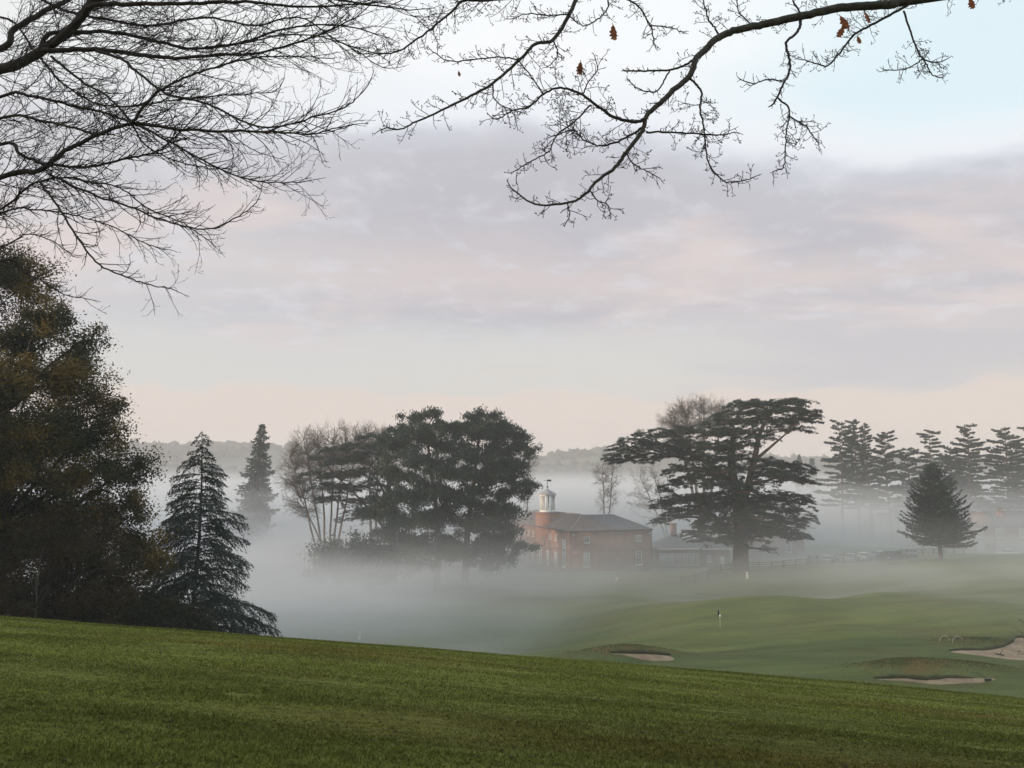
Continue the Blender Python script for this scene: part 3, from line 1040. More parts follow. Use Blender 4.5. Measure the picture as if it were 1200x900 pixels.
Yd = 125.0
cdb = at_px(869, Yd)
TP = [([(869, 676, 0), (868, 650, 0), (868, 625, 0), (866, 600, 0), (862, 575, 0), (858, 550, 0.5), (857, 525, 1), (862, 505, 1)], 1.35, 0.40),
      ([(866, 612, -0.5), (872, 585, -1), (879, 560, -1.5), (885, 535, -1.5), (890, 510, -1), (900, 488, 0), (910, 478, 0)], 0.75, 0.18),
      ([(868, 640, 0.5), (855, 622, 0.5), (838, 605, 0.5)], 0.40, 0.15),
      ([(860, 570, 1.5), (840, 550, 2), (815, 535, 2), (790, 525, 1.5), (760, 522, 1)], 0.50, 0.15),
      ([(884, 540, -1), (905, 522, -2), (925, 505, -2)], 0.3, 0.1)]
PL = [(905, 474, 40, 4, 0), (930, 470, 24, 3, 1), (878, 473, 30, 3.5, 1), (915, 482, 42, 5, -2), (870, 484, 34, 5, 2), (932, 494, 30, 5, 0), (890, 494, 40, 5, 3), (855, 495, 34, 6, 0), (925, 503, 28, 5, 3),
      (940, 487, 20, 3, -1), (862, 507, 36, 6, -3), (830, 508, 32, 6, 1), (800, 506, 26, 6, 0), (770, 509, 28, 6, 1), (745, 516, 26, 6, 0), (760, 524, 34, 7, -2), (730, 529, 24, 6, 0), (718, 538, 16, 7, 1), (745, 538, 28, 6, 1.5), (785, 522, 34, 7, 2), (820, 522, 36, 7, -2), (800, 533, 34, 5, 0), (850, 526, 32, 7, 2),
      (835, 540, 34, 6, -3), (805, 551, 30, 6, -1), (830, 560, 44, 7, 1), (792, 568, 20, 5, 0), (850, 568, 30, 6, -4), (780, 575, 12, 3, 1), (875, 548, 22, 5, 3),
      (915, 546, 34, 5, 0), (938, 552, 22, 4, 1), (905, 556, 32, 5, -3), (930, 562, 24, 5, 2), (948, 565, 13, 3, 0), (895, 566, 22, 5, 3),
      (840, 584, 44, 6, -2), (800, 587, 36, 6, 0), (775, 594, 20, 5, 1), (825, 598, 44, 8, 2), (785, 606, 20, 5, -1), (860, 592, 40, 7, 3), (772, 611, 12, 4, 0),
      (915, 583, 36, 6, 0), (940, 588, 22, 5, -1), (900, 592, 36, 7, -3), (930, 600, 28, 6, 2), (948, 608, 14, 4, 0),
      (888, 512, 24, 6, 4), (870, 520, 26, 6, -2), (862, 536, 24, 6, -3), (897, 540, 20, 5, 4), (845, 552, 30, 7, -4), (865, 575, 26, 6, -4), (885, 605, 36, 7, -4), (850, 610, 38, 8, -2), (910, 613, 34, 7, 0), (870, 618, 44, 8, 3), (835, 622, 26, 8, 1), (822, 633, 18, 6, 0), (890, 624, 40, 7, -2), (920, 624, 26, 6, 1), (938, 631, 15, 4, 0), (870, 631, 30, 6, -3), (845, 634, 20, 5, -2), (899, 643, 10, 4, -1), (808, 625, 14, 5, 1)]
cedar('cedar_of_lebanon', 'massive flat topped spreading cedar in front of the low buildings', cdb, Yd, TP, PL, 270000, 51, 0.36, 0.115)

# the smaller plated cedar left of the pines
Ye = 130.0
ceb = at_px(462, Ye)
PL2 = [(395, 527, 22, 3, 0), (375, 537, 16, 3, 1), (420, 522, 28, 4, 0), (445, 512, 26, 4, 1), (405, 541, 28, 4, -1), (435, 534, 30, 5, -2), (375, 556, 22, 4, 0), (410, 556, 30, 5, 1), (440, 552, 30, 5, 2), (385, 571, 28, 6, -1), (420, 572, 30, 6, 0), (450, 568, 26, 5, -2), (395, 585, 26, 5, 1), (430, 588, 30, 6, 2), (420, 605, 26, 7, -1), (450, 600, 30, 8, 0), (470, 535, 22, 5, 2), (475, 560, 22, 6, 0), (465, 520, 24, 5, -1)]
cedar('cedar_of_lebanon', 'sparse layered cedar between the bare trees and the dense pines', ceb, Ye, [([(462, 690, 0), (460, 640, 0), (458, 600, 0), (455, 560, 0), (452, 530, 0), (450, 512, 0)], 0.6, 0.12), ([(459, 630, 0), (435, 600, 0.5), (412, 575, 0.5), (390, 555, 0.5)], 0.3, 0.08), ([(457, 590, 0), (440, 560, -1), (420, 540, -1)], 0.25, 0.08)], PL2, 52000, 52, 0.36, 0.12)

# --- the big rounded pines
Yp = 121.0
pb = at_px(512, Yp)
LP1 = [(486, 492, 20, 11, 0), (508, 486, 15, 9, 0), (466, 508, 22, 11, 1), (515, 502, 18, 10, 1), (500, 515, 38, 18, -2), (465, 525, 30, 16, 1), (450, 520, 16, 8, 0), (520, 525, 34, 20, 2), (485, 545, 42, 20, -3), (460, 560, 26, 16, 0), (520, 560, 40, 22, -4), (500, 585, 44, 22, -3), (460, 590, 34, 16, 1), (440, 605, 26, 12, 0), (480, 615, 44, 20, -2), (520, 610, 40, 20, 1), (455, 630, 30, 12, 0), (500, 642, 42, 18, -1), (470, 652, 26, 10, 0), (530, 650, 36, 18, -2), (490, 664, 24, 9, 0)]
T1 = [(0, 0, -0.5), (0.2, 0, 4), (0, 0, 9), (-0.4, 0.2, 14), (-1.2, 0, 19), (-1.8, 0, 24)]
lobe_tree('pine_tree', 'dense rounded pine forming the left half of the dark pair', pb, T1, pxlobes(pb, Yp, LP1, 0.9), M['pineneedle'], M['pinebark'], 62000, 0.50, 0.16, 61, style='pine', tr=0.55, clump=0.50, nclump=20, shell=0.55)
Yq = 124.0
pb2 = at_px(545, Yq)
LP2 = [(556, 490, 16, 10, 0), (580, 492, 15, 8, 0), (596, 502, 16, 9, 0), (545, 508, 16, 10, 1), (555, 505, 34, 18, -1), (600, 512, 20, 8, 1), (580, 515, 36, 20, 0), (612, 528, 18, 8, 0), (595, 532, 32, 16, -2), (560, 540, 40, 22, -3), (592, 552, 32, 17, -2), (616, 570, 14, 7, 0), (575, 565, 42, 22, -3), (600, 580, 22, 14, 1), (550, 590, 42, 24, -4), (580, 602, 32, 20, -2), (602, 600, 12, 8, 0), (570, 620, 44, 22, -3), (598, 628, 20, 10, 0), (618, 642, 16, 5, 0), (582, 640, 32, 15, 0), (555, 650, 36, 18, -2), (588, 655, 22, 9, 1), (570, 662, 24, 9, 0)]
T2 = [(0, 0, -0.5), (0.1, 0, 4), (0.4, 0, 9), (1.0, 0.2, 14), (1.6, 0, 19), (2.2, 0, 24)]
lobe_tree('pine_tree', 'dense rounded pine whose right side overhangs the brick stable', pb2, T2, pxlobes(pb2, Yq, LP2, 0.9), M['pineneedle'], M['pinebark'], 64000, 0.50, 0.16, 62, style='pine', tr=0.6, clump=0.50, nclump=20, shell=0.55)


def blob(name, label, px, Y, ls, mat, nleaf, seed, L, W, clump, cat='shrub', tr=0.15):
    b = at_px(px, Y)
    lb = pxlobes(b, Y, ls)
    tz = max(1.0, lb[0][0][2])
    return lobe_tree(name, label, b, [(0, 0, -0.4), (0, 0, tz * 0.5), (0, 0, tz)], lb, mat, M['bark'], nleaf, L, W, seed, tr=tr, clump=clump, nclump=16, shell=0.4, cat=cat)


blob('yew_tree', 'dark low evergreen sunk in the mist left of the pines', 425, 118, [(425, 642, 36, 18, 0), (455, 648, 30, 16, 1), (388, 650, 30, 12, 0), (425, 664, 42, 14, 0), (395, 668, 34, 12, 1), (450, 674, 34, 12, 0)], M['pineneedle'], 16000, 71, 0.5, 0.2, 0.75, 'tree')

# --- young dense cedar standing alone at the right
Yy = 125.0
yb_ = at_px(1101, Yy)
Hy = P(1101, 544, Yy)[2] - yb_[2]
conifer('young_cedar', 'dense cone shaped young cedar standing alone on the right meadow', 'tree', yb_, Hy, lambda f: 0.12 + 7.2 * (1 - f) ** 0.82 * (1 - 0.35 * smooth(0.24, 0.08, np.array(f))), 230, lambda f: 0.26 + 0.60 * f, lambda f: 0.46 - 0.2 * f, 0.30, M['cedarneedle'], M['cedarbark'], 0.40, 0.15, tw=0.36, hmin=0.12, seed=15, spray_down=0.10, dens=0.82, rough=0.22, tr=0.022)
# shrub reaching in at the right edge
Yr_ = 64.0
rb = np.array([P(1233, 690, Yr_)[0], Yr_, 0.0])
rb[2] = g(rb[0], rb[1])
Hr = P(1233, 628, Yr_)[2] - rb[2]
conifer('larch_tree', 'dark feathery twigs of a small tree just in view on the right edge', 'tree', rb, Hr, lambda f: 0.2 + 2.75 * (1 - f) ** 0.7, 60, lambda f: 0.3, lambda f: 0.35, 0.3, M['needle'], M['bark'], 0.16, 0.04, tw=0.25, hmin=0.1, seed=18, dens=0.7, rough=0.3)


# --- the row of pines on the far right
def far_pine(label, px, topy, Y, hwpx, seed, bare=0.45, lean=0.0):
    b = at_px(px, Y)
    H = P(px, topy, Y)[2] - b[2]
    w = hwpx * Y / FPX
    return conifer('pine_tree', label, 'tree', b, H, lambda f: w * (1.12 - max(f, 0.3)) ** 0.62 * 1.2, 54 + seed % 4 * 6, lambda f: 0.02 + (0.14 + 0.06 * (seed % 5)) * f, lambda f: 0.20, 0.16, M['pineneedle'], M['pinebark'], 0.85, 0.36, tw=0.62, hmin=bare - 0.22, group='row of pines above the mist', dens=1.15, seed=seed, spray_down=0.02, tr=0.016, rough=0.62)


far_pine('spreading pine at the left end of the far row, pale trunk showing', 990, 494, 205, 26, 81, 0.5)
far_pine('pine with a curved pale stem close beside the leftmost of the far row', 1008, 493, 208, 18, 82, 0.55, 0.02)
far_pine('narrow pointed pine third from the left of the far row', 1022, 497, 204, 15, 83, 0.5)
far_pine('shorter ragged pine in the gap of the far row, left of the young cedar', 1045, 507, 206, 26, 84, 0.45)
far_pine('layered pine rising directly above the young cedar top', 1098, 504, 204, 24, 85, 0.42)
far_pine('tall dense pine in the far row just right of the young cedar top', 1143, 500, 202, 26, 86, 0.42)
far_pine('broad dark pine at the right edge of the far row', 1187, 503, 200, 30, 87, 0.42)
far_pine('low dark pine filling the row between ragged pine and layered pine', 1070, 528, 212, 26, 88, 0.4)
far_pine('low pine filling the row between the layered and the tall dense pine', 1122, 526, 212, 26, 89, 0.4)
far_pine('dark pine half outside the photo beyond the row', 1222, 500, 204, 28, 90, 0.42)
for lb, px, ty, sd in (('small pointed fir faint in haze right of the big cedar', 941, 533, 92), ('faint fir slightly lower than its neighbour left of the far pines', 956, 538, 93)):
    b = at_px(px, 320.0)
    H = P(px, ty, 320.0)[2] - b[2]
    conifer('fir_tree', lb, 'tree', b, H, lambda f: 0.3 + 5.0 * (1 - f) ** 0.9, 70, lambda f: 0.1, lambda f: 0.3, 0.1, M['pineneedle'], M['pinebark'], 1.4, 0.55, tw=0.3, hmin=0.1, seed=sd, dens=0.25, rough=0.25)


# ------------------------------------------------------------------ near bare branches overhead
def px3(pts, Y0, Y1):
    s = np.linspace(0, 1, len(pts))
    return np.array([P(px, py, Y0 + (Y1 - Y0) * t) for (px, py), t in zip(pts, s)])


def twig(mb, p, d, L, r, lev, rg, st, buds=None):
    """one twig and its side twigs; st: style numbers"""
    ns = max(3, int(L / st['seg'][lev]))
    pts, q = [p], p.copy()
    ds = [d]
    cur = rg.normal(size=3) * st['curl']
    cur[2] += st['lift'][lev]
    for a in range(ns):
        z = rg.normal(size=3) * st['zig'][lev]
        z[1] *= 0.6
        d = unit(d + z + cur / ns)
        q = q + d * L / ns
        pts.append(q)
        ds.append(d)
    pts = np.array(pts)
    mb.tube(pts, np.linspace(r, max(r * 0.45, st['rmin']), ns + 1), 4 if lev < 1 else 3, cap=False)
    if buds is not None and lev >= st['budlev']:
        buds.append(pts[-1])
    if lev >= st['max']:
        return
    nc = int(L / st['gap'][lev] * (0.7 + 0.6 * rg.random()))
    sg = 1 if rg.random() < 0.5 else -1
    for c in range(nc):
        s = 0.18 + 0.82 * (c + rg.random()) / max(nc, 1)
        fi = min(s, 0.999) * ns
        i0 = int(fi)
        base = pts[i0] + (pts[i0 + 1] - pts[i0]) * (fi - i0)
        t = ds[i0 + 1]
        sg = -sg if rg.random() < 0.8 else sg
        perp = unit(np.cross(t, np.array([0.0, 1.0, 0.0])) * sg + rg.normal(size=3) * 0.45)
        a = st['ang'] * (0.6 + 0.7 * rg.random())
        nd = unit(t * math.cos(a) + perp * math.sin(a))
        twig(mb, base, nd, max(L * st['len'] * (0.5 + 0.8 * rg.random()) * (1.15 - 0.55 * s), st['lmin']), max(r * 0.6, st['rmin']), lev + 1, rg, st, buds)


def add_limb(root, pts, Y0, Y1, w0, w1, st, rg, spacing, tl, start=0.05, tr=0.006, pre=None, bias=(0, 0, 0), mat=None):
    """one traced limb (photo points) with its twigs; w0/w1 widths in photo pixels"""
    org = np.array(root.location)
    p = px3(pts, Y0, Y1)
    if pre is not None:
        p = np.vstack([np.asarray(pre).reshape(-1, 3), p])
    p = catmull(p, 6)
    n = len(p)
    p[1:-1] += rg.normal(size=(n - 2, 3)) * st['wob']
    k0, k1 = Y0 / FPX / 2, Y1 / FPX / 2
    rr = np.linspace(w0 * k0, w1 * k1, n)
    lm = MB().tube(p - org, rr, 8 if w0 > 4 else 5)
    tw, buds = MB(), []
    seg = np.linalg.norm(np.diff(p, axis=0), axis=1)
    cum = np.concatenate([[0], np.cumsum(seg)])
    Ltot = cum[-1]
    nt_ = int(Ltot / spacing)
    sg = 1
    for c in range(nt_):
        s = start + (1 - start) * (c + rg.random()) / nt_
        q = np.array([np.interp(s * Ltot, cum, p[:, a]) for a in range(3)])
        q2 = np.array([np.interp(min(s * Ltot + 0.05, Ltot), cum, p[:, a]) for a in range(3)])
        q1 = np.array([np.interp(max(s * Ltot - 0.05, 0), cum, p[:, a]) for a in range(3)])
        t = unit(q2 - q1)
        sg = -sg if rg.random() < 0.75 else sg
        perp = unit(np.cross(t, np.array([0.0, 1.0, 0.0])) * sg + rg.normal(size=3) * 0.4)
        a = st['ang'] * (0.6 + 0.7 * rg.random())
        d = unit(t * math.cos(a) + perp * math.sin(a) + np.asarray(bias))
        L = tl * (0.35 + 1.0 * rg.random()) * (1.15 - 0.5 * s)
        r = max(min(tr, np.interp(s * Ltot, cum, rr) * 0.6), st['rmin'])
        twig(tw, q - org, d, L, r, 0, rg, st, buds)
    # the limb runs out in a twig of its own
    twig(tw, p[-1] - org, unit(p[-1] - p[-3]), tl * 0.5, max(w1 * k1, st['rmin']), 0, rg, st, buds)
    if buds and st.get('bud'):
        B = np.array(buds)
        bs = st['bud']
        o8 = np.array([[1, 0, 0], [0, 1, 0], [-1, 0, 0], [0, -1, 0], [0, 0, 1.5], [0, 0, -1.3]]) * bs
        V = (B[:, None, :] + o8[None] * (0.7 + 0.6 * rg.random(len(B)))[:, None, None]).reshape(-1, 3)
        f = np.array([[0, 1, 4], [1, 2, 4], [2, 3, 4], [3, 0, 4], [1, 0, 5], [2, 1, 5], [3, 2, 5], [0, 3, 5]])
        F = (np.arange(len(B)) * 6)[:, None, None] + f[None]
        tw.add(V, F.reshape(-1, 3))
    if nt_ <= 8:
        return lm.merge(tw).build('limb', M['twig'], root)
    lo = lm.build('limb', mat or M['bark'], root, sm=True)
    tw.build('twigs', M['twig'], lo)
    return lo


# left tree: trunk just outside the frame
rgl = np.random.default_rng(77)
tl_base = np.array([-10.2, 10.6, 0.0])
tl_base[2] = g(tl_base[0], tl_base[1])
lt = thing('bare_tree', 'bare tree whose dense fine twigs fan in at the upper left', 'tree', tuple(tl_base))
trp = np.array([[0, 0, -0.4], [0.1, 0, 2], [0.0, 0.1, 4.5], [0.25, 0, 7], [0.1, 0.1, 9.5], [0.4, 0, 12.5], [0.3, 0, 15]])
MB().tube(catmull(trp, 4), np.linspace(0.42, 0.12, 25), 12).build('trunk', M['greybark'], lt, sm=True)
STL = dict(wob=0.005, seg=[0.10, 0.07, 0.05], zig=[0.10, 0.15, 0.20], curl=0.45, lift=[0.25, 0.25, 0.1], ang=0.62, len=0.42, lmin=0.06, rmin=0.0019, gap=[0.115, 0.085], max=2, budlev=2, bud=0.0048)


def lt_node(z):
    z = z - tl_base[2]
    return np.array([np.interp(z, trp[:, 2], trp[:, 0]), np.interp(z, trp[:, 2], trp[:, 1]), z]) + tl_base


LIMBS_L = [
    ([(0, 81), (23, 74), (53, 57), (83, 34), (109, 0), (130, -40), (160, -80)], 10, 10.5, 14, 8, 1.0, 5.0),
    ([(0, 57), (15, 36), (49, 15), (79, 0), (120, -25), (170, -60)], 10.4, 11, 9, 4, 0.9, 5.4),
    ([(60, 54), (95, 22), (110, 6), (151, 5), (211, 4), (287, 2), (350, 8), (420, 5)], 10.0, 9.2, 8, 2, 0.75, None),
    ([(50, 60), (75, 59), (113, 58), (170, 65), (211, 68), (257, 64), (302, 62), (363, 45), (415, 22)], 10.0, 9.3, 7, 1.6, 0.75, None),
    ([(45, 62), (57, 40), (95, 38), (132, 38), (189, 49), (227, 57), (287, 49), (340, 32), (400, 30), (440, 40)], 10.1, 10.6, 6, 1.4, 0.75, None),
    ([(0, 208), (45, 200), (75, 177), (113, 159), (155, 145), (204, 151), (264, 154), (313, 154), (360, 157), (395, 150)], 9.0, 8.4, 7.5, 1.5, 0.75, 2.2),
    ([(155, 145), (166, 128), (185, 108), (215, 92), (246, 81), (285, 70), (330, 66), (380, 68)], 8.7, 8.3, 4, 1.3, 0.65, None),
    ([(0, 170), (23, 181), (57, 193), (106, 195), (151, 185), (181, 179), (204, 162), (230, 135)], 9.6, 9.2, 5, 1.5, 0.65, 2.8),
    ([(0, 138), (49, 142), (83, 149), (113, 158)], 9.8, 8.9, 4, 3, 0.6, 3.4),
    ([(0, 113), (38, 113), (75, 121), (121, 132), (160, 146), (215, 175), (262, 200), (300, 212), (350, 214)], 9.6, 8.8, 4.5, 1.3, 0.7, 3.8),
    ([(113, 60), (140, 68), (159, 83), (196, 110), (242, 121), (280, 140), (315, 150), (365, 138), (405, 125), (425, 108)], 9.6, 9.0, 4, 1.3, 0.65, None),
    ([(60, 66), (94, 94), (125, 113), (152, 140), (170, 170), (210, 190), (250, 198)], 9.9, 9.4, 3.5, 1.3, 0.6, None),
    ([(45, 212), (68, 242), (94, 283), (117, 310), (151, 326), (177, 334), (200, 338)], 8.9, 8.3, 3, 1.2, 0.42, None),
    ([(0, 245), (23, 227), (42, 214), (75, 208), (110, 214), (140, 220), (175, 245), (215, 262), (245, 282)], 9.2, 8.6, 3.2, 1.2, 0.55, 2.0),
    ([(57, 204), (106, 227), (151, 242), (200, 261), (245, 268), (285, 250), (300, 238)], 9.0, 8.4, 3, 1.2, 0.5, None),
    ([(0, 250), (40, 246), (85, 252), (130, 265), (170, 285), (190, 292)], 9.4, 8.9, 2.6, 1.1, 0.45, 1.8),
    ([(0, 305), (25, 318), (50, 330), (75, 345), (100, 350)], 9.0, 8.6, 3.0, 1.1, 0.35, 1.6),
    ([(0, 290), (30, 275), (60, 282), (85, 300)], 9.2, 8.9, 2.4, 1.0, 0.35, 1.7),
    ([(20, -20), (70, 10), (120, 22), (180, 30), (240, 20), (300, 30), (350, 20), (400, 50), (440, 62)], 11.2, 10.6, 4, 1.2, 0.75, None),
    ([(110, 0), (160, -10), (230, -25), (300, -20), (370, -5), (430, 5), (480, 12)], 9.9, 9.2, 6, 1.5, 0.8, None),
    ([(240, 55), (290, 50), (340, 40), (400, 50), (440, 75), (455, 80)], 9.5, 9.2, 2.2, 1.0, 0.55, None),
    ([(0, 20), (40, 60), (70, 95), (110, 120), (150, 125), (200, 118), (260, 112), (320, 108)], 10.6, 10.0, 3.2, 1.2, 0.7, 5.2),
]
for pts, Y0, Y1, w0, w1, tl, node in LIMBS_L:
    pre = None
    if node is not None:
        nd = lt_node(node)
        f = px3(pts[:1], Y0, Y1)[0]
        mid = nd * 0.5 + f * 0.5 + np.array([0, 0, 0.25])
        pre = [nd, mid]
    add_limb(lt, pts, Y0, Y1, w0, w1, STL, rgl, 0.098, tl, start=0.03 if pre is None else 0.45, tr=0.0065, pre=pre, bias=(0.25, 0, -0.05), mat=M['bark'])

# right oak: trunk to the right of the frame
rgr = np.random.default_rng(99)
to_base = np.array([11.5, 9.5, 0.0])
to_base[2] = g(to_base[0], to_base[1])
rt = thing('bare_oak', 'bare oak reaching in at the upper right with knobbly twigs and few brown leaves', 'tree', tuple(to_base))
trq = np.array([[0, 0, -0.4], [0.05, 0, 2], [-0.1, 0, 5], [0.1, 0.1, 8], [-0.2, 0, 11], [0, 0, 14]])
MB().tube(catmull(trq, 4), np.linspace(0.46, 0.15, 21), 12).build('trunk', M['greybark'], rt, sm=True)
STR = dict(wob=0.0035, seg=[0.055, 0.045, 0.03], zig=[0.17, 0.22, 0.25], curl=0.7, lift=[0.25, 0.3, 0.2], ang=0.85, len=0.42, lmin=0.03, rmin=0.0025, gap=[0.060, 0.045], max=2, budlev=1, bud=0.0062)
nodeR = np.array([11.4, 9.5, 6.6])
start_r = P(1071, 0, 9.2)
LIMBS_R = [
    ([(1071, 0), (1046, 5), (1017, 7), (980, 10), (943, 18), (907, 26), (881, 31), (855, 38), (839, 46), (826, 59), (815, 70), (809, 88), (789, 106), (771, 123), (757, 137), (753, 153), (733, 180), (720, 197), (702, 210), (683, 230), (663, 238), (627, 239), (602, 223)], 9.2, 8.0, 12.5, 1.8, 0.20, [nodeR, (nodeR + start_r) / 2 + np.array([0, 0, 0.25])], 0.35),
    ([(757, 138), (745, 143), (720, 137), (697, 122), (680, 110), (657, 103), (637, 110), (620, 125), (600, 130), (583, 140)], 8.4, 8.0, 4.4, 1.5, 0.22, None, 0.05),
    ([(637, 110), (623, 90), (608, 71)], 8.1, 8.0, 1.8, 1.6, 0.12, None, 0.1),
    ([(751, 150), (745, 155), (720, 167), (703, 171), (683, 163), (672, 152), (655, 158)], 8.3, 8.5, 3.2, 1.3, 0.22, None, 0.1),
    ([(692, 123), (673, 143), (653, 157), (643, 177), (620, 190), (606, 199)], 8.2, 7.9, 2.4, 1.3, 0.22, None, 0.1),
    ([(740, -95), (712, -45), (690, -20), (675, 0), (667, 17), (648, 47), (627, 52), (608, 71), (578, 97), (547, 115), (520, 128), (487, 143), (470, 151), (452, 150)], 8.6, 8.1, 7, 1.5, 0.24, [nodeR + np.array([0, 0, 2.2]), np.array([6.5, 9.0, 7.6])], 0.42),
    ([(608, 70), (590, 67), (570, 68), (530, 72), (507, 61)], 8.3, 8.1, 2.0, 1.3, 0.13, None, 0.1),
    ([(578, 97), (579, 115), (590, 125), (605, 130)], 8.2, 8.0, 2.0, 1.2, 0.14, None, 0.1),
    ([(813, 70), (800, 77), (785, 82), (760, 83), (732, 83)], 8.7, 8.5, 3.2, 2.0, 0.06, None, 0.5),
    ([(785, 82), (775, 100), (767, 108), (748, 104), (735, 92)], 8.6, 8.4, 2.2, 1.3, 0.06, None, 0.4),
    ([(757, 155), (787, 155), (820, 157), (845, 158), (860, 155)], 8.4, 8.1, 2.6, 1.3, 0.16, None, 0.15),
    ([(938, 22), (937, 32), (932, 40), (921, 51), (925, 70), (925, 84), (915, 105), (907, 121)], 9.0, 8.7, 4, 2.4, 0.12, None, 0.4),
    ([(912, 115), (925, 128), (923, 145), (921, 158), (920, 180), (918, 196), (906, 201)], 8.7, 8.4, 2.4, 1.3, 0.17, None, 0.1),
    ([(925, 136), (943, 147), (952, 158), (960, 169)], 8.6, 8.5, 2.0, 1.3, 0.17, None, 0.1),
    ([(917, 95), (900, 93), (882, 98), (866, 92)], 8.7, 8.6, 2, 1.3, 0.10, None, 0.2),
    ([(809, 92), (820, 104), (822, 115), (820, 128), (824, 145), (826, 161), (830, 190), (848, 212), (868, 212), (880, 209)], 8.6, 8.2, 3, 1.4, 0.18, None, 0.15),
    ([(1064, 6), (1031, 24), (1002, 40), (984, 62), (969, 77), (955, 74), (941, 70)], 9.2, 8.8, 3.6, 1.3, 0.17, None, 0.15),
    ([(1059, 13), (1066, 35), (1072, 51), (1081, 68), (1095, 73), (1104, 72)], 9.2, 8.9, 2.6, 1.4, 0.17, None, 0.45),
    ([(1081, 68), (1072, 76), (1060, 81), (1039, 82)], 9.0, 8.9, 1.9, 1.2, 0.14, None, 0.2),
    ([(1081, 68), (1088, 80), (1094, 89), (1104, 91)], 9.0, 8.8, 1.9, 1.2, 0.13, None, 0.2),
    ([(843, 42), (836, 30), (830, 22), (826, 8), (822, -10)], 8.9, 8.8, 2.6, 1.5, 0.15, None, 0.1),
    ([(881, 29), (866, 14), (864, 0), (862, -14)], 8.9, 8.7, 2.0, 1.2, 0.15, None, 0.1),
    ([(940, 18), (930, 2), (925, -15)], 9.0, 8.9, 2.6, 1.6, 0.15, None, 0.2),
    ([(715, -45), (728, -8), (748, 7), (762, 30), (765, 42), (768, 55)], 8.5, 8.2, 2.8, 1.4, 0.14, None, 0.2),
    ([(762, 30), (785, 32), (800, 38)], 8.3, 8.1, 1.8, 1.2, 0.12, None, 0.1),
    ([(712, -45), (713, 0), (710, 13), (698, 24), (683, 30), (667, 19)], 8.5, 8.3, 2.2, 1.4, 0.13, None, 0.2),
    ([(648, 47), (653, 58), (652, 68), (642, 78)], 8.3, 8.1, 1.9, 1.2, 0.12, None, 0.1),
    ([(667, 17), (640, 18), (620, 16), (600, 22)], 8.3, 8.1, 1.9, 1.2, 0.14, None, 0.1),
    ([(690, -20), (640, -8), (580, 0), (543, 1), (530, 13), (500, 37), (467, 60), (440, 63), (420, 63)], 8.6, 8.6, 4.5, 1.3, 0.26, None, 0.25),
    ([(733, 178), (742, 192), (757, 200), (772, 208)], 8.3, 8.1, 1.9, 1.2, 0.14, None, 0.1),
    ([(690, 222), (700, 235), (712, 240), (716, 254)], 8.1, 8.0, 1.9, 1.2, 0.14, None, 0.1),
    ([(665, 238), (668, 252), (662, 264)], 8.1, 8.0, 1.8, 1.2, 0.14, None, 0.1),
    ([(683, 110), (690, 95), (700, 82), (697, 66)], 8.2, 8.1, 1.8, 1.2, 0.14, None, 0.1),
]
for pts, Y0, Y1, w0, w1, tl, pre, st in LIMBS_R:
    add_limb(rt, pts, Y0, Y1, w0, w1, STR, rgr, 0.047 if w0 < 6 else 0.11, tl * 1.35, start=st, tr=0.0042, pre=pre, mat=M['greybark'] if w0 > 6 else M['bark'])


# brown oak leaves still hanging
def oak_leaf(px, py, Y, size, rot, seed):
    rg = np.random.default_rng(seed)
    c = P(px, py, Y) - to_base
    # lobed outline
    half = [(0, 0.5), (0.10, 0.40), (0.20, 0.36), (0.13, 0.24), (0.27, 0.16), (0.17, 0.04), (0.25, -0.08), (0.13, -0.18), (0.14, -0.30), (0.03, -0.42), (0.012, -0.62)]
    v = [(x, z) for x, z in half] + [(-x, z) for x, z in half[::-1][:-1]]
    v = np.array(v) * size
    curl = 0.5 + 0.5 * rg.random()
    ca, sa = math.cos(rot), math.sin(rot)
    V = []
    for x, z in v:
        y = curl * abs(x) * 0.9 + 0.3 * z * z / size
        z2 = -z
        V.append((x * ca - z2 * sa, y, x * sa + z2 * ca))
    V = np.array(V)
    yaw = rg.uniform(-0.7, 0.7)
    V = np.stack([V[:, 0] * math.cos(yaw) - V[:, 1] * math.sin(yaw), V[:, 0] * math.sin(yaw) + V[:, 1] * math.cos(yaw), V[:, 2]], -1)
    n_ = len(V)
    V2 = np.vstack([V, V.mean(0, keepdims=True)])
    V3 = np.vstack([V2, V2 + np.array([0, 0.0015, 0])])
    t = np.array([[a, (a + 1) % n_, n_] for a in range(n_)])
    mb = MB().add(V3 + c, np.vstack([t, t[:, ::-1] + n_ + 1]))
    return mb.build('leaf', M['deadleaf'], rt)


for q, (px, py, s, r) in enumerate(((720, 37, 0.20, 0.1), (680, 79, 0.17, -0.1), (990, 25, 0.20, 0.5), (986, 36, 0.17, -0.5), (1018, 19, 0.17, 0.7), (1139, 3, 0.16, 0.2), (1007, 46, 0.11, 0.3), (538, 86, 0.07, 0.2))):
    oak_leaf(px, py, 8.7 if px > 900 else 8.2, s, r, 200 + q)

# ------------------------------------------------------------------ buildings


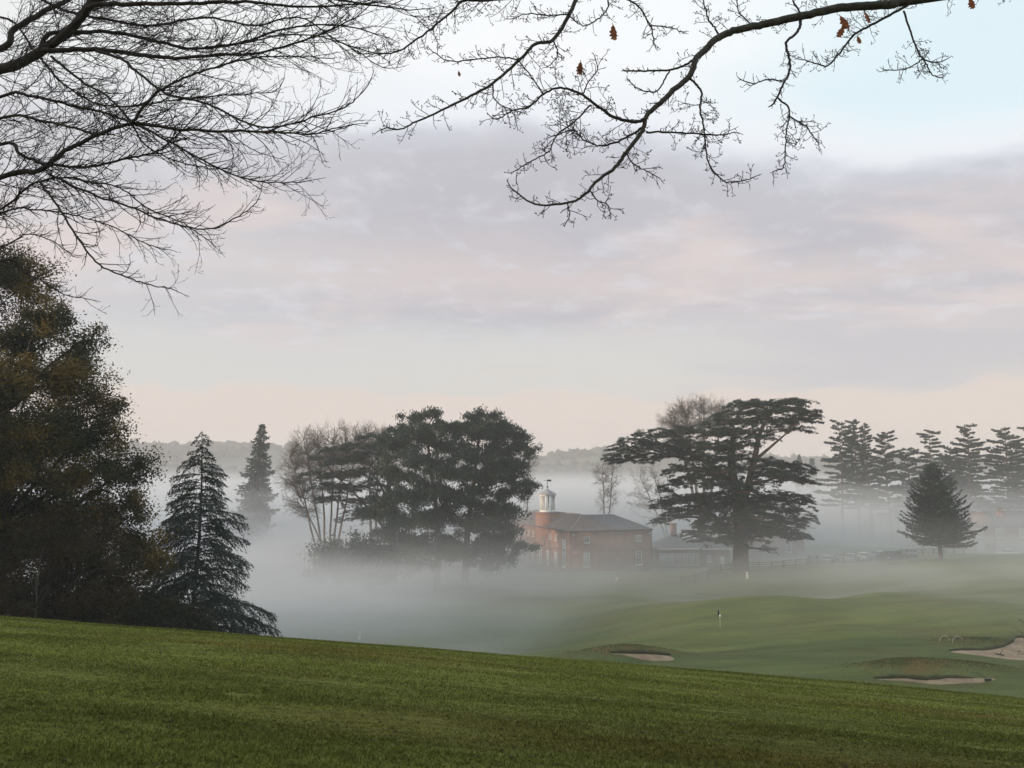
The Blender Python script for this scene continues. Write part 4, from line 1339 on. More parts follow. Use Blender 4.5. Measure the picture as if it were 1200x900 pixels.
def window(root, x, y, z, w, h, face, mull=(2, 3), pane='glass', sill=True, depth=0.10, bars=0.045):
    """face 0: wall along local x, looking to -y; face 1: wall along local y, looking to -x"""
    def bx(mb, u, dz, su, sz, out, th):
        if face == 0:
            mb.box((x + u, y - out, z + dz), (su, th, sz))
        else:
            mb.box((x - out, y + u, z + dz), (th, su, sz))
    f = MB()
    fr = 0.09
    bx(f, -w / 2 + fr / 2, 0, fr, h, 0.02, depth)
    bx(f, w / 2 - fr / 2, 0, fr, h, 0.02, depth)
    bx(f, 0, h / 2 - fr / 2, w - 2 * fr, fr, 0.02, depth)
    bx(f, 0, -h / 2 + fr / 2, w - 2 * fr, fr, 0.02, depth)
    for a in range(1, mull[0]):
        bx(f, -w / 2 + w * a / mull[0], 0, bars, h - 2 * fr, 0.018, depth * 0.7)
    for a in range(1, mull[1]):
        bx(f, 0, -h / 2 + h * a / mull[1], w - 2 * fr, bars, 0.014, depth * 0.6)
    fo = f.build('window', M['white'], root)
    p = MB()
    bx(p, 0, 0, w - 0.05, h - 0.05, 0.0, 0.03)
    p.build('pane', M[pane], fo)
    if sill:
        s = MB()
        bx(s, 0, -h / 2 - 0.07, w + 0.25, 0.12, 0.09, 0.2)
        s.build('sill', M['white'], fo)
    return fo


def hip_roof(mb, x0, x1, y0, y1, z, rise, along, ov=0.35):
    x0 -= ov; x1 += ov; y0 -= ov; y1 += ov
    if along == 'x':
        h = (y1 - y0) / 2
        a, b = (x0 + h, (y0 + y1) / 2, z + rise), (x1 - h, (y0 + y1) / 2, z + rise)
        v = [(x0, y0, z), (x1, y0, z), (x1, y1, z), (x0, y1, z), a, b]
        mb.add(v, [[0, 1, 5, 4], [2, 3, 4, 5]], [[1, 2, 5], [3, 0, 4]])
    else:
        h = (x1 - x0) / 2
        a, b = ((x0 + x1) / 2, y0 + h, z + rise), ((x0 + x1) / 2, y1 - h, z + rise)
        v = [(x0, y0, z), (x1, y0, z), (x1, y1, z), (x0, y1, z), a, b]
        mb.add(v, [[1, 2, 5, 4], [3, 0, 4, 5]], [[0, 1, 4], [2, 3, 5]])
    w = [(x0, y0, z - 0.18), (x1, y0, z - 0.18), (x1, y1, z - 0.18), (x0, y1, z - 0.18), (x0, y0, z), (x1, y0, z), (x1, y1, z), (x0, y1, z)]
    mb.add(w, [[0, 1, 5, 4], [1, 2, 6, 5], [2, 3, 7, 6], [3, 0, 4, 7], [3, 2, 1, 0]])
    return a, b


ROT = math.radians(21)
corner = P(670, 670, 140.0)
gz = g(corner[0], corner[1])
st = thing('stable_block', 'red brick stable block with slate roof and white cupola beside the pines', 'building', (corner[0], corner[1], gz), ROT)
WH = 6.95
w = MB()
w.box((8.15, 5.0, WH / 2 - 0.75), (16.3, 10.0, WH + 1.5))
w.box((4.5, 21.0, WH / 2 - 0.752), (9.0, 22.0, WH + 1.496))
w.build('wall', M['brick'], st)
bd = MB()
bd.box((8.15, -0.02, 3.55), (16.36, 0.08, 0.22))
bd.box((-0.02, 16.0, 3.55), (0.08, 31.9, 0.22))
bd.build('string_course', M['brick2'], st)
rf = MB()
ra, rb2 = hip_roof(rf, 0, 16.3, 0, 10, WH + 0.19, 2.5, 'x')
rfo = rf.build('roof', M['slate'], st)
rf2 = MB()
hip_roof(rf2, 0, 9.0, 0.02, 32, WH + 0.195, 2.62, 'y')
rf2.build('roof', plain('brown_tile', (0.13, 0.098, 0.085), 0.75, noise=0.25, nscale=1.5), st)
rl = MB()
rl.tube([ra, rb2], 0.09, 6)
rl.tube([(4.5, 4.9, WH + 2.83), (4.5, 27.2, WH + 2.83)], 0.10, 6)
rl.tube([(-0.35, -0.35, WH + 0.2), (4.5, 4.9, WH + 2.83)], 0.10, 6)
rl.build('ridge_flashing', M['lead'], rfo)
# projecting clock bay and cupola
by = 14.0
bay = MB()
bay.box((1.5, by, WH / 2 + 0.7), (3.4, 4.2, WH + 4.4))
bay.build('clock_bay', M['brick'], st)
cap = MB()
cap.box((1.5, by, WH + 2.97), (3.7, 4.5, 0.14))
cap.build('bay_cornice', M['lead'], st)
cup = MB()
cz = WH + 3.04
MB().lathe([(1.65, cz), (1.65, cz + 0.25), (1.5, cz + 0.3), (0.0, cz + 0.3)], (1.5, by, 0), 8).build('cupola_base', M['white'], st)
cup.lathe([(1.62, cz + 3.0), (1.75, cz + 3.15), (1.75, cz + 3.3)], (1.5, by, 0), 8)
cuo = cup.build('cupola', M['white'], st)
for a in range(8):
    th = a * PI / 4 + 0.2
    MB().tube([(1.5 + 1.35 * math.cos(th), by + 1.35 * math.sin(th), cz + 0.25), (1.5 + 1.35 * math.cos(th), by + 1.35 * math.sin(th), cz + 3.05)], 0.17, 8).build('column', M['white'], cuo)
MB().lathe([(1.85, cz + 3.3), (1.6, cz + 3.55), (0.9, cz + 3.95), (0.3, cz + 4.25), (0.05, cz + 4.5)], (1.5, by, 0), 16).build('cupola_roof', M['lead'], cuo, sm=True)
vn = MB()
vn.tube([(1.5, by, cz + 4.4), (1.5, by, cz + 6.2)], 0.055, 6)
vn.lathe([(0.0, cz + 4.62), (0.2, cz + 4.75), (0.2, cz + 4.85), (0.0, cz + 5.0)], (1.5, by, 0), 8)
vn.box((1.95, by, cz + 6.05), (0.75, 0.05, 0.36))
vn.box((1.05, by, cz + 6.05), (0.6, 0.05, 0.07))
vn.build('weather_vane', M['black'], cuo)
# facade windows (photo: two up, two down)
window(st, 3.0, 0, 5.55, 1.15, 1.1, 0)
window(st, 13.6, 0, 5.55, 1.15, 1.1, 0, pane='paleglass')
window(st, 3.0, 0, 2.0, 1.25, 2.5, 0, (2, 4), pane='paleglass')
window(st, 13.6, 0, 2.0, 1.25, 2.5, 0, (2, 4))
# sunlit long side: slit windows above, tall doors below
window(st, 0, 3.1, 3.0, 1.3, 5.0, 1, (2, 5), pane='paleglass')
for yy_ in (6.6, 9.4, 17.6, 20.0, 22.6, 25.2, 27.8):
    window(st, 0, yy_, 5.55, 0.55, 1.0, 1, (1, 2), pane='glass')
for yy_ in (6.8, 10.4, 18.0, 21.0, 24.0, 27.0):
    window(st, 0, yy_, 1.5, 1.15, 2.7, 1, (2, 3), pane='paleglass', sill=False)
window(st, -0.2, 14.0, 1.7, 2.0, 3.1, 1, (2, 2), pane='paleglass', sill=False)
for cx_, cy_ in ((0.35, -0.12), (16.05, -0.12)):
    fl = MB()
    fl.box((cx_, cy_, 6.35), (0.35, 0.18, 0.22))
    fl.box((cx_, cy_ + 0.05, 6.55), (0.05, 0.08, 0.3))
    fl.build('floodlight', M['white'], st)
dp = MB()
dp.tube([(-0.08, 0.25, -0.2), (-0.08, 0.25, WH)], 0.06, 6)
dp.tube([(16.38, -0.07, -0.2), (16.38, -0.07, WH)], 0.07, 6)
dp.build('drainpipe', M['black'], st)

# low extension with glazed lean-to, right of the stable
ex_c = P(771, 668, 151.0)
ex = thing('low_brick_building', 'low brick annexe with glazed front and hipped roofs between stable and cedar', 'building', (ex_c[0], ex_c[1], g(ex_c[0], ex_c[1])), math.radians(6))
EH = 3.4
MB().box((7.0, 4.0, EH / 2 - 0.5), (14.0, 8.0, EH + 1)).build('wall', M['brick2'], ex)
r_ = MB(); hip_roof(r_, 0, 9.0, 0, 8, EH + 0.19, 2.3, 'x'); r_.build('roof', M['slate'], ex)
r_ = MB(); hip_roof(r_, 8.6, 14.2, -0.8, 8, EH + 0.2, 2.2, 'y'); r_.build('roof', M['slate'], ex)
MB().box((11.4, -0.42, EH / 2 - 0.5), (5.0, 0.8, EH + 0.99)).build('gable_bay', M['brick2'], ex)
tr_ = MB()
tr_.box((4.6, -0.38, EH + 0.12), (9.6, 0.14, 0.2)); tr_.box((11.4, -1.2, EH + 0.12), (6.0, 0.14, 0.2))
tr_.build('fascia', M['white'], ex)
for q in range(6):
    window(ex, 1.0 + q * 1.35, 0, 1.55, 1.2, 2.3, 0, (2, 4), pane='paleglass', sill=False)
window(ex, 9.9, -0.82, 1.7, 0.8, 1.2, 0, (2, 2), pane='paleglass')
dr = MB().box((12.4, -0.87, 1.05), (0.9, 0.08, 2.1)).build('door', M['white'], ex)
MB().box((12.15, -0.93, 1.05), (0.05, 0.06, 0.15)).build('handle', M['black'], dr)
chm = MB(); chm.box((4.5, 4.0, EH + 3.3), (1.0, 1.0, 2.6)); chm.box((4.5, 4.0, EH + 4.66), (1.2, 1.2, 0.12))
chm.build('chimney', M['brick2'], ex)

# brick block behind the big cedar trunk
bk_c = P(884, 664, 158.0)
bk = thing('brick_house', 'flat roofed brick house in the mist right of the cedar trunk', 'building', (bk_c[0], bk_c[1], g(bk_c[0], bk_c[1])), math.radians(3))
MB().box((5.2, 4, 2.2), (10.4, 8, 5.4)).build('wall', M['brick2'], bk)
r_ = MB(); r_.box((5.2, 4, 4.99), (10.9, 8.5, 0.16)); r_.box((5.2, 4, 5.15), (10.5, 8.1, 0.14)); r_.build('roof', M['lead'], bk)
window(bk, 7.2, 0, 2.5, 1.1, 1.9, 0, (2, 3))
window(bk, 2.6, 0, 2.5, 1.1, 1.9, 0, (2, 3))
MB().box((0.8, 1.5, 6.1), (0.9, 0.9, 1.8)).build('chimney', M['brick2'], bk)

# large house fading in the mist at the far right
hs_c = P(1142, 648, 172.0)
hs = thing('brick_house', 'gabled brick house with tall chimney fading into mist at the far right', 'building', (hs_c[0], hs_c[1], g(hs_c[0], hs_c[1])), math.radians(-4))
HH = 5.9
MB().box((10, 5, HH / 2 - 0.5), (20, 10, HH + 1)).build('wall', M['brick2'], hs)
r_ = MB(); hip_roof(r_, 0, 20, 0, 10, HH + 0.19, 3.0, 'x'); r_.build('roof', M['slate'], hs)
gb = MB()
for gx in (2.6, 13.6):
    gb.add([(gx - 2.6, -0.05, HH - 0.2), (gx + 2.6, -0.05, HH - 0.2), (gx, -0.05, HH + 3.1), (gx - 2.6, 5, HH - 0.2), (gx + 2.6, 5, HH - 0.2), (gx, 5, HH + 3.1)], [[0, 1, 2], [5, 4, 3]], [[1, 4, 5, 2], [3, 0, 2, 5]])
gb.build('gable', M['brick2'], hs)
ch = MB(); ch.box((7.3, 2.5, HH + 1.7), (1.5, 1.2, 2.8)); ch.box((7.3, 2.5, HH + 3.18), (1.7, 1.4, 0.16)); cho = ch.build('chimney', M['brick2'], hs)
for q in range(3):
    MB().lathe([(0.14, HH + 3.26), (0.17, HH + 3.8), (0.2, HH + 3.9)], (6.85 + 0.45 * q, 2.5, 0), 8).build('chimney_pot', M['brick2'], cho)
for q, (wx, wz) in enumerate(((1.4, 4.5), (5.6, 4.5), (10.5, 4.5), (1.4, 1.8), (5.6, 1.8), (10.5, 1.8), (13.6, 4.5), (13.6, 1.8))):
    window(hs, wx, -0.06, wz, 1.5, 1.9, 0, (3, 2), pane='paleglass')

# ------------------------------------------------------------------ fence
f0, f1, f2 = P(798, 683, 122.0), P(960, 663, 133.0), P(1130, 651, 150.0)
fp = []
for a, b, nn in ((f0, f1, 11), (f1, f2, 13)):
    for q in range(nn):
        fp.append(a + (b - a) * q / nn)
fp.append(f2)
fp = np.array(fp)
fp[:, 2] = G(fp[:, 0], fp[:, 1])
fr = thing('post_and_rail_fence', 'wooden post and rail fence running from the cedar along the car park', 'fence', tuple(fp[0]))
for p in fp:
    q = p - fp[0]
    MB().box(q + np.array([0, 0, 0.5]), (0.15, 0.15, 1.4), 0.4, 0.95).build('post', M['wood'], fr)
for hz in (0.42, 0.78, 1.1):
    pr = fp - fp[0] + np.array([0, -0.1, hz])
    rb_ = MB()
    for a, b in zip(pr[:-1], pr[1:]):
        d = unit(b - a)
        s = np.array([0, 0, 0.055]); t = np.cross(d, [0, 0, 1.0]) * 0.03
        v = [a - s - t, a - s + t, a + s + t, a + s - t, b - s - t, b - s + t, b + s + t, b + s - t]
        rb_.add(v, [[0, 1, 5, 4], [1, 2, 6, 5], [2, 3, 7, 6], [3, 0, 4, 7], [0, 3, 2, 1], [4, 5, 6, 7]])
    rb_.build('rail', M['wood'], fr)


# ------------------------------------------------------------------ cars
def make_car(label, paint, estate, group):
    root = thing('parked_car', label, 'car', (0, 0, 0), 0, group)
    Lc, Wc = 4.35, 1.76
    low = [(-2.17, 0.32), (-2.18, 0.62), (-2.05, 0.86), (-1.15, 0.96), (1.15 if not estate else 1.75, 0.98), (2.08, 0.93), (2.17, 0.62), (2.12, 0.32)]
    mb = MB()
    n_ = len(low)

    def prism(prof, w0, w1):
        v = [(x, -w, z) for (x, z), w in zip(prof, w0)] + [(x, w, z) for (x, z), w in zip(prof, w1)]
        return np.array(v)
    ws = [0.82, 0.87, 0.85, 0.82, 0.82, 0.82, 0.86, 0.82]
    v = prism(low, ws, ws)
    c0, c1 = v[:n_].mean(0), v[n_:].mean(0)
    v = np.vstack([v, c0, c1])
    q = [[a, (a + 1) % n_, (a + 1) % n_ + n_, a + n_] for a in range(n_)]
    t = [[(a + 1) % n_, a, 2 * n_] for a in range(n_)] + [[a + n_, (a + 1) % n_ + n_, 2 * n_ + 1] for a in range(n_)]
    mb.add(v, q, t)
    # roof panel
    rx0, rx1 = (-0.35, 1.5) if estate else (-0.35, 0.95)
    mb.add([(rx0, -0.60, 1.44), (rx1, -0.60, 1.43), (rx1, 0.60, 1.43), (rx0, 0.60, 1.44), (rx0 - 0.1, -0.63, 1.39), (rx1 + 0.1, -0.63, 1.38), (rx1 + 0.1, 0.63, 1.38), (rx0 - 0.1, 0.63, 1.39)], [[0, 1, 2, 3], [4, 5, 1, 0], [5, 6, 2, 1], [6, 7, 3, 2], [7, 4, 0, 3]])
    for sx, tx in ((-1.12, rx0 - 0.1), (0.35, 0.28), (1.75 if not estate else 2.0, rx1 + 0.1)):
        for sy in (-1, 1):
            mb.tube([(sx, sy * 0.80, 0.95), (tx, sy * 0.63, 1.40)], 0.035, 4)
    mb.build('body', paint, root)
    ex_ = 1.75 if not estate else 2.0
    gl = MB().add([(-1.10, -0.775, 0.955), (ex_ - 0.02, -0.775, 0.955), (ex_ - 0.02, 0.775, 0.955), (-1.10, 0.775, 0.955), (rx0 - 0.08, -0.615, 1.385), (rx1 + 0.08, -0.615, 1.375), (rx1 + 0.08, 0.615, 1.375), (rx0 - 0.08, 0.615, 1.385)], [[0, 1, 5, 4], [1, 2, 6, 5], [2, 3, 7, 6], [3, 0, 4, 7]])
    gl.build('windows', M['glass'], root)
    for wx in (-1.35, 1.32):
        for sy in (-1, 1):
            tm = MB()
            tm.lathe([(0.20, -0.1), (0.31, -0.1), (0.32, -0.05), (0.32, 0.05), (0.31, 0.1), (0.20, 0.1)], (0, 0, 0), 16)
            for vv in tm.V:
                vv[:] = np.stack([vv[:, 0] + wx, vv[:, 2] + sy * 0.79, vv[:, 1] + 0.32], -1)
            wo = tm.build('wheel', M['rubber'], root)
            rm = MB().lathe([(0.0, 0.09), (0.2, 0.09), (0.21, 0.03), (0.0, 0.03)], (0, 0, 0), 12)
            for vv in rm.V:
                vv[:] = np.stack([vv[:, 0] + wx, sy * (0.79 + vv[:, 2]), vv[:, 1] + 0.32], -1)
            rm.build('rim', M['rim'], wo)
    for sy in (-1, 1):
        MB().box((-2.13, sy * 0.6, 0.70), (0.12, 0.34, 0.15)).build('headlight', M['lamp'], root)
        MB().box((2.12, sy * 0.64, 0.76), (0.12, 0.28, 0.18)).build('tail_light', plain('tail_lens', (0.25, 0.015, 0.012), 0.2), root)
    return root


CARS = [('dark hatchback at the left end of the misty car park row', 'dark', 0, 952), ('silver car second from the left in the misty car park', 'silver', 0, 968), ('grey estate car third from the left in the misty car park', 'grey', 1, 983), ('pale silver hatchback beside the white car in the car park', 'silver', 0, 997),
        ('white car in the middle of the car park row', 'paint_white', 0, 1012), ('long pale silver estate right of the white car', 'silver', 1, 1030), ('large dark car nearest the young cedar in the car park', 'dark', 1, 1048), ('grey car half hidden behind the largest dark car', 'grey', 0, 1068)]
for q, (lb, pc, es, px) in enumerate(CARS):
    c = make_car(lb, M['car_' + pc], es, 'cars parked behind the fence')
    Yk = 139.5 + (q % 3) * 1.0
    x = P(px, 650, Yk)[0]
    c.location = (x, Yk, g(x, Yk))
    c.rotation_euler = (0, 0, math.radians(62 + 5 * math.sin(q * 2.1)) if q not in (5, 6) else math.radians(25 + 150 * (q == 6)))
c = make_car('white car parked alone by the faint house at the far right', M['car_paint_white'], 0, None)
x = P(1181, 648, 160.0)[0]
c.location = (x, 160.0, g(x, 160.0))
c.rotation_euler = (0, 0, math.radians(8))

# ------------------------------------------------------------------ golf furniture
p = on_ground(844, 736, 70, 100)
k = p[1] / FPX
fl = thing('pin_flag', 'black flag on a thin pole on the putting green', 'golf flag', tuple(p))
MB().tube([(0, 0, -0.1), (0, 0, 21.5 * k)], 0.017, 6).build('pole', plain('striped_pole', (0.55, 0.56, 0.5), 0.5), fl)
s = np.linspace(0, 1, 7)
fv = []
for a in s:
    for b in (0, 1):
        fv.append((-0.02 - 0.22 * a, 0.09 * math.sin(a * 6) + 0.02, 21.3 * k - 0.28 * a - b * (0.62 - 0.12 * a)))
fv = np.array(fv)
fq = np.array([[2 * a, 2 * a + 1, 2 * a + 3, 2 * a + 2] for a in range(6)])
MB().add(np.vstack([fv, fv + np.array([0, 0.008, 0])]), np.vstack([fq, fq[:, ::-1] + 14])).build('flag', M['redflag'], fl)
MB().lathe([(0.0, 12.2 * k), (0.09, 12.6 * k), (0.11, 13.4 * k), (0.09, 14.4 * k), (0.0, 14.8 * k)], (0.03, 0, 0), 8).build('flag_marker', M['white'], fl)


def marker(label, px, py, lo, hi, hpx, wpx, ball=False):
    p = on_ground(px, py, lo, hi)
    k = p[1] / FPX
    o = thing('marker_post', label, 'golf marker', tuple(p))
    MB().lathe([(0.001, -0.2), (wpx * k / 2, -0.2), (wpx * k / 2, hpx * k * 0.85), (wpx * k * 0.35, hpx * k), (0.001, hpx * k)], (0, 0, 0), 8).build('post', M['white'], o)
    MB().lathe([(wpx * k / 2 + 0.012, hpx * k * 0.6), (wpx * k / 2 + 0.012, hpx * k * 0.7)], (0, 0, 0), 8).build('band', M['black'], o)
    return o


marker('white marker post at the foot of the big cedar', 876, 677, 108, 126, 6, 2.6)
marker('low white marker on the grass below the brick facade', 723, 681, 108, 140, 4, 3.0)
marker('white marker post in the misty fairway, seen over the brow', 421, 750, 60, 110, 9, 2.6)

for lb, px in (('left of two thin white hoops in the grass above the bunker', 1107), ('right of two thin white hoops in the grass above the bunker', 1122)):
    p = on_ground(px, 752, 74, 100)
    k = p[1] / FPX
    th = np.linspace(0, PI, 14)
    hp = np.stack([np.cos(th) * 7.5 * k, 0.25 * np.cos(th), np.sin(th) * 7.0 * k - 0.08], -1)
    tag(MB().tube(hp, 0.014, 6).build('hoop', M['white'], None, tuple(p)), lb, 'hoop', 'white rope hoops')

for lb, px, py, lo, hi, rz in (('rake lying in the tan bunker at the right edge', 1172, 769, 68, 90, 0.6), ('rake lying at the right end of the long pale bunker', 1158, 800, 54, 66, 1.9)):
    p = on_ground(px, py, lo, hi)
    rk = thing('bunker_rake', lb, 'rake', (p[0], p[1], p[2] + 0.1), rz, 'bunker rakes')
    MB().tube([(0, 0, 0.05), (0.9, 0.1, 0.4)], 0.03, 6).build('handle', M['wood'], rk)
    h = MB().box((0, 0, 0.05), (0.08, 0.7, 0.07))
    for q in range(8):
        h.box((0, -0.31 + q * 0.088, -0.03), (0.025, 0.025, 0.12))
    h.build('rake_head', M['black'], rk)

# ------------------------------------------------------------------ hills and far woods
def hill(label, prof, Y, seed, depth=260):
    """a ridge at distance Y whose skyline follows photo points"""
    xs = np.array([a for a, _ in prof], float)
    ys = np.array([b for _, b in prof], float)
    px = np.arange(xs[0], xs[-1], 4.0)
    py = np.interp(px, xs, ys)
    cu = np.array([P(a, b, Y) for a, b in zip(px, py)])
    rows = []
    prof_s = np.array([(-1.0, 0.0), (-0.7, 0.35), (-0.4, 0.72), (-0.15, 0.95), (0, 1.0), (0.3, 0.9), (1.0, 0.0)])
    for d, h in prof_s:
        r = cu.copy()
        r[:, 1] += d * depth
        r[:, 2] = -20 + (cu[:, 2] + 20) * h
        rows.append(r)
    V = np.vstack(rows)
    nn = len(px)
    i = np.arange(len(rows) - 1)[:, None] * nn
    j = np.arange(nn - 1)[None, :]
    o = MB().add(V, np.stack([i + j, i + j + 1, i + nn + j + 1, i + nn + j], -1).reshape(-1, 4)).build('hills', M['hill'], sm=True)
    tag(o, label, None, kind='structure')
    # woods on the ridge
    rg = np.random.default_rng(seed)
    wm = MB()
    ico = np.array([[1, 0, 0], [-1, 0, 0], [0, 1, 0], [0, -1, 0], [0, 0, 1], [0, 0, -1]]) * 1.0
    # subdivided octahedron
    f0 = [[0, 2, 4], [2, 1, 4], [1, 3, 4], [3, 0, 4], [2, 0, 5], [1, 2, 5], [3, 1, 5], [0, 3, 5]]
    vs = [tuple(a) for a in ico]
    cache = {}

    def midp(a, b):
        key = (min(a, b), max(a, b))
        if key not in cache:
            mm = unit(np.array(vs[a]) + np.array(vs[b]))
            cache[key] = len(vs)
            vs.append(tuple(mm))
        return cache[key]
    for _ in range(2):
        nf = []
        for a, b, c in f0:
            x_, y_, z_ = midp(a, b), midp(b, c), midp(c, a)
            nf += [[a, x_, z_], [x_, b, y_], [z_, y_, c], [x_, y_, z_]]
        f0 = nf
    S = np.array(vs)
    F = np.array(f0)
    nt_ = int(len(px) * 7)
    for q in range(nt_):
        a = rg.integers(0, nn)
        d = rg.uniform(-0.75, 0.06)
        h = np.interp(d, prof_s[:, 0], prof_s[:, 1])
        b = cu[a] + np.array([rg.normal() * 6, d * depth, 0])
        b[2] = -20 + (cu[a, 2] + 20) * h
        if vnoise(np.array([b[0] / 60]), np.array([b[1] / 50]), seed, 2)[0] < -0.35 and d < -0.1:
            continue
        sz = (4 + 3.5 * rg.random()) * (Y / 800) ** 0.3
        v = S * np.array([sz, sz, sz * (0.9 + 0.5 * rg.random())]) * (1 + 0.22 * rg.normal(size=(len(S), 1)))
        wm.add(v + b + np.array([0, 0, sz * 0.1]), F)
    tag(wm.build('woods', M['farwood']), 'hazy woodland along ' + label, None, kind='stuff')


hill('the far hill on the left skyline', [(-300, 520), (-100, 522), (60, 524), (170, 525), (250, 527), (345, 527), (430, 534), (520, 540), (620, 541), (660, 538), (700, 533), (760, 536), (900, 543), (1100, 546), (1300, 540), (1500, 536)], 950, 301)
hill('the nearer wooded rise behind the left conifers', [(-200, 548), (60, 552), (160, 556), (230, 556), (300, 560), (420, 566), (560, 569), (640, 563), (720, 562), (840, 566), (960, 560), (1080, 556), (1300, 556)], 680, 302, 140)

# unseen wood added on the left to keep low sun off the near turf
wmb = MB()
rgw = np.random.default_rng(404)
for q in range(16):
    wx, wy = -62 - 9 * (q % 2) - rgw.random() * 4, -34 + q * 6.2
    wz = g(max(wx, -62), max(wy, 0)) if wy > 0 else -1.6 + 0.081 * 62
    hh_ = 19 + 5 * rgw.random()
    wmb.tube([(wx, wy, wz - 1), (wx + 0.3, wy, wz + hh_ * 0.5), (wx, wy, wz + hh_ * 0.9)], [0.5, 0.35, 0.1], 7)
    nlf = 5200
    d = rgw.normal(size=(nlf, 3))
    d /= np.linalg.norm(d, axis=1, keepdims=True)
    d *= rgw.random((nlf, 1)) ** 0.4
    c = np.array([wx, wy, wz + hh_ * 0.52]) + d * np.array([5.2, 5.2, hh_ * 0.5])
    wmb.quads(c, rgw.normal(size=(nlf, 3)), 0.8, 0.55)
tag(wmb.build('woods', M['oakleaf']), 'dark unseen wood added left of the view to shade the near turf', None, kind='stuff')

# ------------------------------------------------------------------ air
def volmat(name, dens, col, aniso=0.0):
    m = bpy.data.materials.new(name)
    m.use_nodes = True
    nt = m.node_tree
    nt.nodes.remove(nt.nodes['Principled BSDF'])
    v = nt.nodes.new('ShaderNodeVolumePrincipled')
    v.inputs['Density'].default_value = dens
    v.inputs['Color'].default_value = (*col, 1)
    v.inputs['Anisotropy'].default_value = aniso
    nt.links.new(v.outputs[0], nt.nodes['Material Output'].inputs['Volume'])
    return m


hz = MB().box((0, 580, 10.5), (3000, 1500, 75)).build('haze', volmat('haze_air', 0.0008, (0.86, 0.88, 0.92)))
tag(hz, 'thin pale haze over the whole valley', None, kind='stuff')



mm = bpy.data.materials.new('ground_mist')
mm.use_nodes = True
nt = mm.node_tree
nt.nodes.remove(nt.nodes['Principled BSDF'])
N, L = nt.nodes.new, nt.links.new


def math_(op, a, b=None, c=None):
    n = N('ShaderNodeMath')
    n.operation = op
    for i_, v in enumerate((a, b, c)):
        if v is None:
            continue
        if isinstance(v, (int, float)):
            n.inputs[i_].default_value = v
        else:
            L(v, n.inputs[i_])
    return n.outputs[0]


def mrange(v, a, b, c=0.0, d=1.0, sm=True):
    n = N('ShaderNodeMapRange')
    if sm:
        n.interpolation_type = 'SMOOTHSTEP'
    n.inputs['From Min'].default_value = a
    n.inputs['From Max'].default_value = b
    n.inputs['To Min'].default_value = c
    n.inputs['To Max'].default_value = d
    L(v, n.inputs['Value'])
    return n.outputs[0]


geo = N('ShaderNodeNewGeometry')
sp = N('ShaderNodeSeparateXYZ')
L(geo.outputs['Position'], sp.inputs[0])
mx_, my_, mz_ = sp.outputs[0], sp.outputs[1], sp.outputs[2]
mp = N('ShaderNodeMapping')
mp.inputs['Scale'].default_value = (0.022, 0.022, 0.075)
L(geo.outputs['Position'], mp.inputs['Vector'])
nz = N('ShaderNodeTexNoise')
nz.inputs['Scale'].default_value = 1.0
nz.inputs['Detail'].default_value = 3
nz.inputs['Distortion'].default_value = 0.6
L(mp.outputs[0], nz.inputs['Vector'])
nn_ = math_('SUBTRACT', nz.outputs['Fac'], 0.5)
zn = math_('ADD', mz_, math_('MULTIPLY', nn_, 7.0))
yl = math_('ADD', my_, math_('MULTIPLY', math_('MINIMUM', math_('ADD', mx_, 28.0), 0.0), -0.6))
# high bank behind the buildings, a thin veil in front of them, low mist on the grass, thick mist in the left hollow
dA = math_('MULTIPLY', math_('MULTIPLY', math_('POWER', mrange(zn, 9.0, -11.0, sm=False), 3.2), mrange(yl, 134, 182)), 0.046)
dB = math_('MULTIPLY', math_('MULTIPLY', mrange(zn, -2.0, -15.0), mrange(my_, 58, 104)), 0.0100)
dC = math_('MULTIPLY', math_('MULTIPLY', mrange(math_('SUBTRACT', zn, math_('MULTIPLY', math_('MAXIMUM', mx_, 0.0), 0.05)), -12.0, -18.0), mrange(math_('ADD', my_, math_('MULTIPLY', nn_, 14.0)), 90, 112)), math_('MULTIPLY', mrange(my_, 114, 136, 1.0, 0.42), 0.029))
xl = math_('ADD', math_('SUBTRACT', mx_, math_('MULTIPLY', math_('SUBTRACT', my_, 90), 0.12)), math_('MULTIPLY', nn_, 22.0))
dD = math_('MULTIPLY', math_('MULTIPLY', math_('MULTIPLY', mrange(zn, -9.0, -15.0), mrange(xl, 8, -30)), mrange(my_, 46, 76)), 0.080)
dens = math_('ADD', math_('ADD', dA, dB), math_('ADD', dC, dD))
mp2 = N('ShaderNodeMapping')
mp2.inputs['Scale'].default_value = (0.030, 0.085, 0.16)
mp2.inputs['Rotation'].default_value = (0.0, 0.10, 0.5)
L(geo.outputs['Position'], mp2.inputs['Vector'])
nz2 = N('ShaderNodeTexNoise')
nz2.inputs['Scale'].default_value = 1.0
nz2.inputs['Detail'].default_value = 4
nz2.inputs['Distortion'].default_value = 1.2
L(mp2.outputs[0], nz2.inputs['Vector'])
dens = math_('MULTIPLY', dens, mrange(nz.outputs['Fac'], 0.30, 0.64, 0.45, 1.35))
dens = math_('MULTIPLY', dens, mrange(nz2.outputs['Fac'], 0.36, 0.66, 0.35, 1.75))
pv = N('ShaderNodeVolumePrincipled')
pv.inputs['Color'].default_value = (0.740, 0.780, 0.832, 1)
L(dens, pv.inputs['Density'])
L(pv.outputs[0], nt.nodes['Material Output'].inputs['Volume'])
mm.cycles.volume_step_rate = 0.11
tag(MB().box((0, 336, -8.5), (700, 588, 35)).build('haze', mm), 'drifting ground mist lying in the valley', None, kind='stuff')

